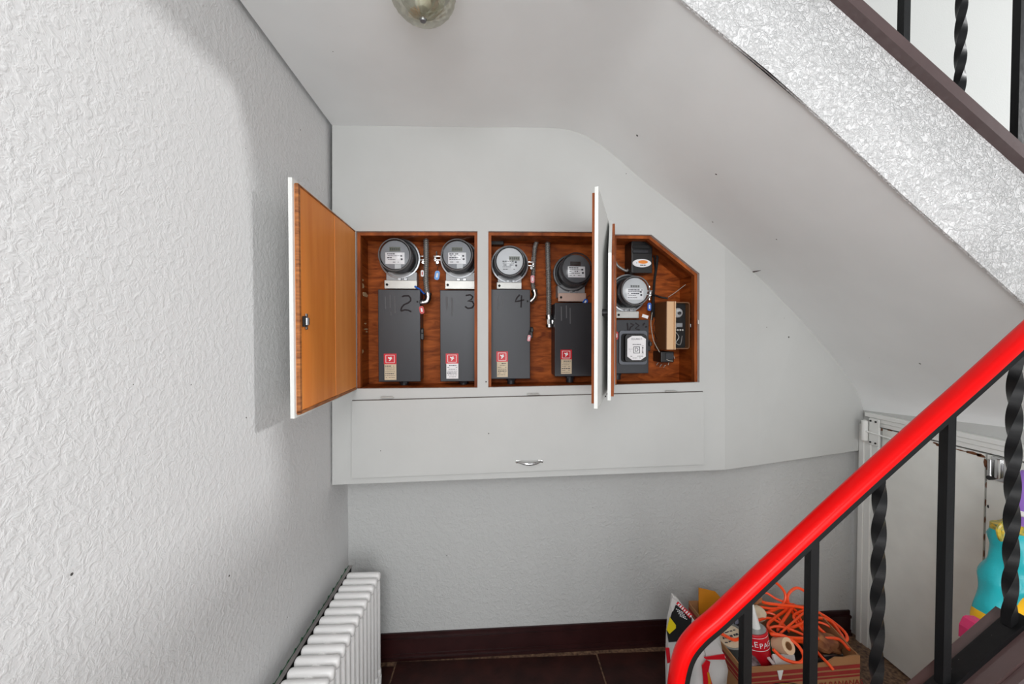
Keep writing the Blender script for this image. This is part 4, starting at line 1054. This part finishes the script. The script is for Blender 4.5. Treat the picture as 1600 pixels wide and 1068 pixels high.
# red cartridge (tub of adhesive with nozzle)
c = P3(1190, 1000, 1.53)
t = thing('adhesive_cartridge', 'red adhesive tub with white lettering and upright pale nozzle', 'glue', (c.x, c.y, ZI), rot=(-.10, -.12, 0))
Rr = .047; hh = c.z-ZI+.035
b = bm_(); lathe(b, [(0, 0), (Rr*.97, 0), (Rr, .004), (Rr, hh), (Rr*.95, hh+.003), (0, hh+.003)], 32); part('tub', b, M_stred, t, smooth=True)
b = bm_(); lathe(b, [(Rr*1.015, .0), (Rr*1.02, .025), (Rr*1.0, .027)], 32); part('tub_base', b, M_blackm, t, smooth=True)
b = bm_(); lathe(b, [(0, hh+.0035), (Rr*.9, hh+.0035), (Rr*.92, hh+.006), (Rr*.4, hh+.008), (0, hh+.008)], 32); part('lid', b, M_silver, t, smooth=True)
b = bm_(); lathe(b, [(0, hh+.008), (.016, hh+.008), (.0135, hh+.03), (.006, hh+.088), (.004, hh+.098), (0, hh+.099)], 16, Matrix.Translation((.008, -.004, 0))); part('nozzle', b, M_wplastic, t, smooth=True)
for i, ch in enumerate('LEPAGE'):
    a = -PI/2 + (i-2.4)*.36 
    sz_ = .030 if i < 2 else .027
    text('tub_lettering', ch, sz_, M_paper, t, (Rr*1.02*math.cos(a), Rr*1.02*math.sin(a), hh-.030-(.004 if i > 1 else 0)), (PI/2, 0, a+PI/2))
for zz, th_ in [(hh-.054, .0025), (hh-.008, .0015)]:
    b = bm_(); lathe(b, [(Rr*1.005, zz), (Rr*1.012, zz+th_/2), (Rr*1.005, zz+th_)], 32); part('white_line', b, M_paper, t, smooth=True)
# masking tape roll (lying on side, axis roughly to the camera)
c = P3(1223, 1008, 1.50)
t = thing('tape_roll', 'tan masking tape roll on its side next to the red adhesive tub', 'tape', c, rot=(-.6, 0, .25))
b = bm_(); lathe(b, [(.014, -.03), (.026, -.03), (.027, .028), (.014, .028), (.014, -.03)], 28, FRONT); part('tape', b, M_tape, t, smooth=True)
b = bm_(); lathe(b, [(.012, -.031), (.0139, -.031), (.0139, .0295), (.012, .0295), (.012, -.031)], 24, FRONT); part('core', b, M_card, t, smooth=True)
rest(c.x-.03, c.x+.03, c.y+.0, c.y+.07, ZI, c.z-.034, M_green, 'screw_box', 'small green box directly below the tan tape roll', 'box')
# white plastic corner piece
q = [P3(1207, 1021, 1.49), P3(1241, 1022, 1.49), P3(1246, 1046, 1.452), P3(1222, 1049, 1.45), P3(1216.5, 1051.5, 1.45)]
b = bm_(); A1 = [b.verts.new(p) for p in q]; B1 = [b.verts.new(p+Vector((0, .006, -.012))) for p in q]; b.faces.new(A1); b.faces.new(B1[::-1])
for i in range(5): j = (i+1) % 5; b.faces.new((A1[i], B1[i], B1[j], A1[j]))
A2 = [P3(1222, 1049, 1.45), P3(1216.5, 1051.5, 1.45)]
pts3 = [P3(1214, 1047, 1.419), P3(1223, 1046, 1.419), P3(1219.5, 1060.5, 1.419), P3(1217, 1060.5, 1.419)]
C_ = [b.verts.new(p) for p in pts3]; Dd = [b.verts.new(p+Vector((0, -.003, 0))) for p in pts3]; b.faces.new(C_); b.faces.new(Dd[::-1])
for i in range(4): j = (i+1) % 4; b.faces.new((C_[i], Dd[i], Dd[j], C_[j]))
box(b, (P3(1219, 1048, 1.432).x, 1.434, P3(1219, 1048, 1.432).z-.002), (.012, .034, .004))
solo('switch_plate', b, M_wplastic, 'white plastic plate leaning over the front edge of the cardboard box', 'plate')
# clear plastic pack
def slab(name, quad, th, m, label, cat, bev=.003):
    b = bm_(); A_ = [b.verts.new(p) for p in quad]; nrm = (quad[1]-quad[0]).cross(quad[3]-quad[0]).normalized()
    if nrm.z > 0: nrm = -nrm
    B2 = [b.verts.new(p+nrm*th) for p in quad]; b.faces.new(A_); b.faces.new(B2[::-1]); k_ = len(quad)
    for i in range(k_): j = (i+1) % k_; b.faces.new((A_[i], B2[i], B2[j], A_[j]))
    return solo(name, b, m, label, cat)
slab('blister_pack', [P3(1152, 1003, 1.56), P3(1166, 1005, 1.56), P3(1189, 1038, 1.47), P3(1166, 1042, 1.45)], .045, M_clear, 'crinkled clear blister pack between the railing bar and the red tub', 'packet')
slab('magazine', [P3(1150, 985, 1.62), P3(1170, 985, 1.62), P3(1178, 1012, 1.56), P3(1152, 1008, 1.57)], .02, M_beige, 'tan booklet wedged behind the clear blister pack', 'booklet')
# tin lid with dark print
c = P3(1147, 984, 1.60)
t = thing('tin_can', 'round tin with pale greenish lid and dark lettering, left part of the box', 'tin', (c.x, c.y, ZI), rot=(.22, -.25, 0))
hh = c.z-ZI
b = bm_(); lathe(b, [(0, 0), (.052, 0), (.052, hh), (.056, hh+.001), (.056, hh+.008), (.050, hh+.008), (.049, hh+.004), (0, hh+.004)], 36); part('can_body', b, M_silver, t, smooth=True)
b = bm_(); lathe(b, [(0, hh+.0045), (.047, hh+.0045), (.047, hh+.0055), (0, hh+.0055)], 32); part('lid_label', b, M_beige, t)
b = bm_(); rn = random.Random(4)
for k in range(3):
    x = -.03
    while x < .028: 
        w_ = rn.uniform(.005, .012); box(b, (x, .018-k*.018, hh+.006), (w_, .008 if k == 1 else .004, .0006), Matrix.Rotation(rn.uniform(-.3, .3), 3, 'Z')); x += w_+.003
part('lid_print', b, M_ink, t)
# light bulbs in wire basket
c = P3(1137, 963, 1.66)
t = thing('bulb_pack', 'bluish glass bulb in a black wire cage behind the round tin', 'bulb', c)
b = bm_(); bmesh.ops.create_uvsphere(b, u_segments=24, v_segments=14, radius=.046); part('bulb_glass', b, M_bulb, t, smooth=True)
b = bm_()
for k in range(6):
    a = k*PI/6; tube(b, [(.049*math.cos(u)*math.cos(a), .049*math.cos(u)*math.sin(a), .049*math.sin(u)) for u in [j*2*PI/20 for j in range(20)]], .0018, 6, closed=True)
for z in (-.025, .0, .025): r_ = math.sqrt(.049**2-z*z); tube(b, [(r_*math.cos(u), r_*math.sin(u), z) for u in [j*2*PI/20 for j in range(20)]], .0018, 6, closed=True)
part('wire_cage', b, M_blackm, t, smooth=True)
b = bm_(); tube(b, [(0, 0, -.045), (0, 0, ZI-c.z+.001)], [.02, .03], 14); part('cage_foot', b, M_blackm, t, smooth=True)
def blob(name, c, r, m, label, cat, seed, sq=(1, 1, .7)):
    b = bm_(); bmesh.ops.create_icosphere(b, subdivisions=3, radius=1)
    for v in b.verts:
        nn = noise.noise(v.co*1.7+Vector((seed, 0, 0)))*.35+noise.noise(v.co*4+Vector((seed, 3, 0)))*.14
        v.co = Vector((v.co.x*r*sq[0], v.co.y*r*sq[1], v.co.z*r*sq[2]))*(1+nn)
    bmesh.ops.translate(b, vec=c, verts=b.verts[:])
    return solo(name, b, m, label, cat, smooth=True)
blob('cloth_bundle', P3(1291, 1004, 1.565), .045, M_cloth, 'crumpled tan and brown bundle in the right part of the cardboard box', 'bundle', 2, (1.1, 1, .75))
blob('paper_wad', P3(1178, 957, 1.68), .05, M_beige, 'crumpled cream paper behind the red tub under the cord', 'paper', 5, (1, .7, .6))
blob('rag', P3(1172, 936, 1.72), .035, M_cloth, 'orange-brown rag at the back edge of the cardboard box', 'rag', 8, (1.3, .5, .7))
for (pa, pb, r_, m_, lab) in [((1275, 1032, 1.5), (1318, 1028, 1.52), .009, M_blackm, 'black tool bar lying at the front right of the box'), ((1286, 1025, 1.52), (1322, 1022, 1.54), .006, M_steel, 'thin steel tool bar beside the crumpled bundle'), ((1215, 996, 1.56), (1226, 985, 1.6), .012, M_blackm, 'short black handle tip behind the tape roll')]:
    b = bm_(); cyl(b, P3(*pa), P3(*pb), r_, 10); solo('hand_tool', b, m_, lab, 'tool', smooth=True)
# orange cord: one continuous loopy line
cp = [(1095, 968, 1.70), (1120, 975, 1.66), (1105, 977, 1.60), (1128, 990, 1.57), (1150, 999, 1.55), (1165, 985, 1.6), (1172, 962, 1.68), (1195, 958, 1.70), (1222, 945, 1.72), (1226, 925, 1.74), (1205, 906, 1.76), (1187, 918, 1.76), (1189, 938, 1.73), (1215, 944, 1.70), (1250, 948, 1.70), (1285, 960, 1.68), (1318, 985, 1.60), (1322, 1000, 1.56), (1300, 996, 1.58), (1275, 975, 1.62), (1262, 945, 1.70),
      (1262, 928, 1.72), (1245, 918, 1.74), (1231, 930, 1.74), (1235, 950, 1.72), (1250, 975, 1.64), (1262, 1000, 1.58), (1240, 1000, 1.55), (1212, 990, 1.55), (1200, 975, 1.62), (1225, 955, 1.70), (1240, 945, 1.72), (1215, 985, 1.60), (1245, 977, 1.62), (1270, 965, 1.66), (1300, 972, 1.64), (1326, 1013, 1.50), (1310, 998, 1.54), (1280, 997, 1.56), (1235, 996, 1.53),
      (1205, 990, 1.53), (1225, 993, 1.51), (1245, 1006, 1.48), (1256, 1025, 1.45), (1248, 1035, 1.44), (1225, 1029, 1.455), (1208, 1014, 1.47)]
b = bm_(); tube(b, smoothpts([P3(*p) for p in cp], 8), .0058, 8); solo('extension_cord', b, M_cord, 'long tangled orange extension cord heaped on top of the cardboard box', 'cord', smooth=True)
cp2 = [(1170, 924, 1.76), (1195, 925, 1.76), (1215, 936, 1.74), (1245, 946, 1.72), (1262, 950, 1.70), (1240, 962, 1.66), (1255, 985, 1.62), (1250, 965, 1.66), (1238, 950, 1.71), (1205, 950, 1.71), (1187, 948, 1.71), (1188, 955, 1.70), (1210, 960, 1.68), (1232, 985, 1.62), (1222, 975, 1.63), (1200, 965, 1.66), (1175, 975, 1.6), (1183, 990, 1.6), (1215, 978, 1.60), (1262, 995, 1.56), (1275, 1015, 1.51), (1285, 1027, 1.455), (1294, 1036, 1.432), (1302, 1046, 1.418)]
b = bm_(); tube(b, smoothpts([P3(*p) for p in cp2], 8), .0050, 8); solo('extension_cord', b, M_cord, 'second orange cord crossing under the big loops, its end hanging over the front right rim', 'cord', smooth=True)
cp3 = [(1130, 952, 1.70), (1145, 962, 1.68), (1160, 969, 1.66), (1175, 966, 1.67), (1200, 985, 1.60), (1212, 993, 1.57), (1235, 975, 1.60), (1260, 955, 1.68), (1280, 956, 1.70), (1300, 975, 1.65), (1316, 992, 1.60), (1290, 975, 1.62), (1270, 970, 1.64)]
b = bm_(); tube(b, smoothpts([P3(*p) for p in cp3], 8), .0042, 8); solo('extension_cord', b, M_cord, 'thinner orange cord emerging at the bulb cage and running back to the right', 'cord', smooth=True)

# ============================================================ WHITE SACK
def sack_bm(cx, cy, ztop):
    b = bm_(); rows = []
    n = 40; levels = 26
    for j in range(levels+1):
        v = j/levels; z = .002+v*(ztop)
        wx = .070*(1-.05*v) if v < .72 else .070*(1-.05*v)*(1-(v-.72)*1.7)
        wy = .06*(1-.1*v) if v < .7 else .055*(1-(v-.7)*2.6)
        row = []
        for k in range(n):
            a = 2*PI*k/n; x = math.copysign(abs(math.cos(a))**.7, math.cos(a))*wx; y = math.copysign(abs(math.sin(a))**.7, math.sin(a))*max(wy, .006)
            nn = noise.noise(Vector((x*18, y*18, z*14)))*.016+noise.noise(Vector((x*45, y*45, z*35)))*.008
            row.append(b.verts.new((cx+x*(1+nn*6)+.02*max(0, v-.55), cy+y*(1+nn*8), z+nn*.3)))
        rows.append(row)
    for A_, B2 in zip(rows, rows[1:]):
        for k in range(n): b.faces.new((A_[k], A_[(k+1) % n], B2[(k+1) % n], B2[k]))
    b.faces.new(rows[0][::-1]); b.faces.new(rows[-1]); return b
sc = atY(1099, 1000, 1.35)
t = thing('plaster_sack', 'crumpled white sack with black, red and yellow print beside the cardboard box', 'sack', (sc.x, 1.35, .009))
# white body (front bag)
b = sack_bm(0, 0, EYE-(1003-522)/F*1.33); part('sack_body', b, M_sack, t, smooth=True, angle=60)
def decal(name, pix, Y, m, th=.003):
    q = [atY(px, py, Y) for px, py in pix]; b = bm_(); prism(b, [(p.x, p.z) for p in q], Y, Y+th); part(name, b, m, t, True)
YS = 1.285
decal('red_band', [(1093, 985), (1099, 981), (1112, 1000), (1104, 1001)], YS, M_stred)
decal('red_band', [(1100, 1027), (1132, 1022), (1134, 1030), (1104, 1030)], YS, M_stred)
decal('red_band', [(1097, 1040), (1104, 1031), (1110, 1034), (1107, 1048), (1113, 1068), (1114, 1090), (1100, 1090), (1099, 1060)], YS, M_stred)
decal('black_band', [(1060, 1050), (1072, 1020), (1085, 1020), (1076, 1050), (1074, 1090), (1064, 1090)], YS, M_blackm)
decal('yellow_print', [(1105, 1050), (1108.5, 1051), (1111, 1066), (1109, 1080), (1105, 1080), (1107, 1066)], YS-.001, M_orcard, .001)
decal('flap_fold', [(1098, 1003), (1118, 999), (1134, 1026), (1131, 1037), (1122, 1030), (1104, 1027)], YS+.008, M_sack)
# tall narrow bag leaning at left
t2 = thing('plaster_sack', 'tall black and red topped paper bag with yellow patch, left of the red rail bend', 'sack', (atY(1062, 1000, 1.45).x, 1.47, .009))
t = t2
YT = 1.42
def slabpart(name, pix, Y, m, th):
    q = [atY(px, py, Y) for px, py in pix]; b = bm_(); prism(b, [(p.x, p.z) for p in q], Y, Y+th); bmesh.ops.bevel(b, geom=b.edges[:], offset=min(.003, th*.3), segments=1, affect='EDGES'); part(name, b, m, t, True)
zb_y = 1090
slabpart('bag_body', [(1052, 930), (1058, 934), (1090, 975), (1095, 1020), (1092, 1130), (1044, 1130), (1043, 1040), (1044, 1000), (1046, 970), (1050, 952)], YT, M_sack, .02)
decal('black_print', [(1056, 944), (1081, 965), (1078, 1000), (1045, 1003), (1042, 985), (1050, 958)], YT-.004, M_blackm)
decal('red_band', [(1057, 943), (1060, 940), (1082, 960), (1078, 966)], YT-.006, M_stred)
decal('yellow_patch', [(1047, 964), (1050, 968), (1056, 976), (1056, 981), (1046, 990), (1042, 984)], YT-.006, M_yellow)
decal('red_band', [(1040, 1012), (1046, 1012), (1048, 1034), (1043, 1036)], YT-.004, M_stred)
decal('white_tip', [(1050, 934), (1058, 938), (1058, 944), (1051, 955), (1048, 946)], YT-.004, M_sack)
b = bm_()
for k in range(4):
    q = atY(1057+k*2, 951+k*3.6, YT-.006)
    for j in range(5): box(b, (q.x+.0045*j*1.3, YT-.006, q.z-.009*j*.35), (.004, .001, .0025))
part('bag_print', b, M_paper, t, True)
b = bm_()
for i in range(7):
    q = atY(1060.5+i*3.1, 944+i*3.0, YT-.008); box(b, q, (.005, .001, .010 if i % 3 else .007), Matrix.Rotation(.75, 3, 'Y'))
part('bag_lettering', b, M_paper, t, True, kind='stuff')

# ============================================================ BAGS AT THE RIGHT EDGE
t = thing('shopping_bag', 'tall turquoise and yellow printed bag at the right edge behind the rail', 'bag', (atY(1600, 900, 1.12).x, 1.13, 0))
prof_px = [(820, 1558, 1680), (835, 1564, 1680), (860, 1568, 1680), (885, 1561, 1685), (910, 1551, 1690), (930, 1547, 1690), (950, 1542, 1690), (970, 1539, 1690), (990, 1537, 1690), (1100, 1536, 1690), (1330, 1534, 1690)]
b = bm_(); rows = []; levels = []
for (py, xl_, xr_) in prof_px:
    L_, R_2 = atY(xl_, py, 1.12), atY(xr_, py, 1.12); levels.append((L_.x, R_2.x, max(L_.z, .003)))
dense = []
for (a, c_) in zip(levels, levels[1:]):
    for k in range(4): u = k/4; dense.append(tuple(a[i]+(c_[i]-a[i])*u for i in range(3)))
dense.append(levels[-1])
n = 36
for j, (xa, xb, z) in enumerate(dense):
    cx_, w_ = (xa+xb)/2, (xb-xa)/2; th_ = .06 if j > 6 else .03+.005*j
    row = []
    for k in range(n):
        a = 2*PI*k/n; x = math.copysign(abs(math.cos(a))**.8, math.cos(a)); y = math.copysign(abs(math.sin(a))**.8, math.sin(a))
        nn = noise.noise(Vector((x*3, y*3, z*16)))*.02
        row.append(b.verts.new((cx_+x*(w_+nn*.4), 1.13+y*(th_+nn), z)))
    rows.append(row)
for A_, B2 in zip(rows, rows[1:]):
    for k in range(n): b.faces.new((A_[k], A_[(k+1) % n], B2[(k+1) % n], B2[k]))
b.faces.new(rows[0]); b.faces.new(rows[-1][::-1])
# assign print zones by real material slots
me_o = part('bag_body', b, M_teal, t, True, smooth=True, angle=70)
for m_ in (M_bagy, M_bagg, M_bagw): me_o.data.materials.append(m_)
Minv = BASE[t.name]
def proj(p):
    X = p.x*math.cos(YAW)-p.y*math.sin(YAW); Y = p.x*math.sin(YAW)+p.y*math.cos(YAW); Z = p.z-EYE
    z = Y*math.cos(PIT)-Z*math.sin(PIT); y = Z*math.cos(PIT)+Y*math.sin(PIT)
    return 800+F*X/z, 534-F*y/z
for f in me_o.data.polygons:
    c_ = Minv @ f.center; u_ = c_.x; zq = c_.z
    A_y = atY(1538, 975, 1.12); B_y = atY(1600, 900, 1.12)
    line = A_y.z + (B_y.z-A_y.z)*(u_-A_y.x)/(B_y.x-A_y.x)
    if zq < line+.02: f.material_index = 1
    elif zq > atY(1600, 830, 1.12).z: f.material_index = 2
    elif atY(1600, 885, 1.12).z < zq < atY(1600, 862, 1.12).z and u_ > atY(1581, 870, 1.12).x: f.material_index = 3
b = bm_(); q = atY(1564, 826, 1.04)
tube(b, smoothpts([q+Vector((.03, .02, -.02)), q+Vector((.0, 0, -.03)), q+Vector((-.008, 0, 0)), q+Vector((.012, 0, .022)), q+Vector((.035, .02, .01))], 5), .005, 8); part('bag_handle', b, M_bagg, t, True, smooth=True)
# purple bottle
q = atY(1604, 800, 1.12)
t = thing('spray_bottle', 'purple plastic bottle with white collar at the right edge, above the turquoise bag', 'bottle', q)
b = bm_(); lathe(b, [(0, -.0), (.034, 0), (.036, .01), (.034, .06), (.022, .10), (.012, .125), (0, .127)], 24); part('bottle_body', b, M_purple, t, smooth=True)
b = bm_(); lathe(b, [(.038, -.006), (.041, -.002), (.040, .006), (.036, .01)], 24); part('collar', b, M_wplastic, t, smooth=True)
b = bm_(); lathe(b, [(0, -.05), (.03, -.05), (.034, -.006), (0, -.006)], 20); part('bottle_neck', b, M_purple, t, smooth=True)
# pink dustpan-like item
t = thing('dustpan', 'hot pink plastic scoop standing low beside the turquoise bag', 'dustpan', (atY(1527, 985, .98).x, .98, 0))
qq = [atY(px, py, .96) for px, py in [(1515, 1004), (1516, 985), (1522, 973), (1527, 971), (1540, 972), (1541, 1000)]]
b = bm_(); P = [(p.x, p.z) for p in qq]; P[0] = (P[0][0], P[0][1]-.0); prism(b, P, .958, .985); part('scoop', b, M_pinkp, t, True)
b = bm_(); x0, x1 = qq[0].x+.004, qq[-1].x; prism(b, [(x0, .0), (x1, .0), (x1, qq[-1].z), (x0, qq[0].z)], .963, .98); part('scoop_body', b, M_pinkp, t, True)
# yellow thing on the upper stairs
q = atY(1604, 228, 1.15)
b = bm_(); bmesh.ops.create_icosphere(b, subdivisions=2, radius=.04)
for v in b.verts: v.co *= 1+noise.noise(v.co*30)*.4
bmesh.ops.translate(b, vec=q, verts=b.verts[:]); solo('yellow_bag', b, M_bagy, 'yellow bag on the upper stairs, cut by the right edge of the photo', 'bag', smooth=True)
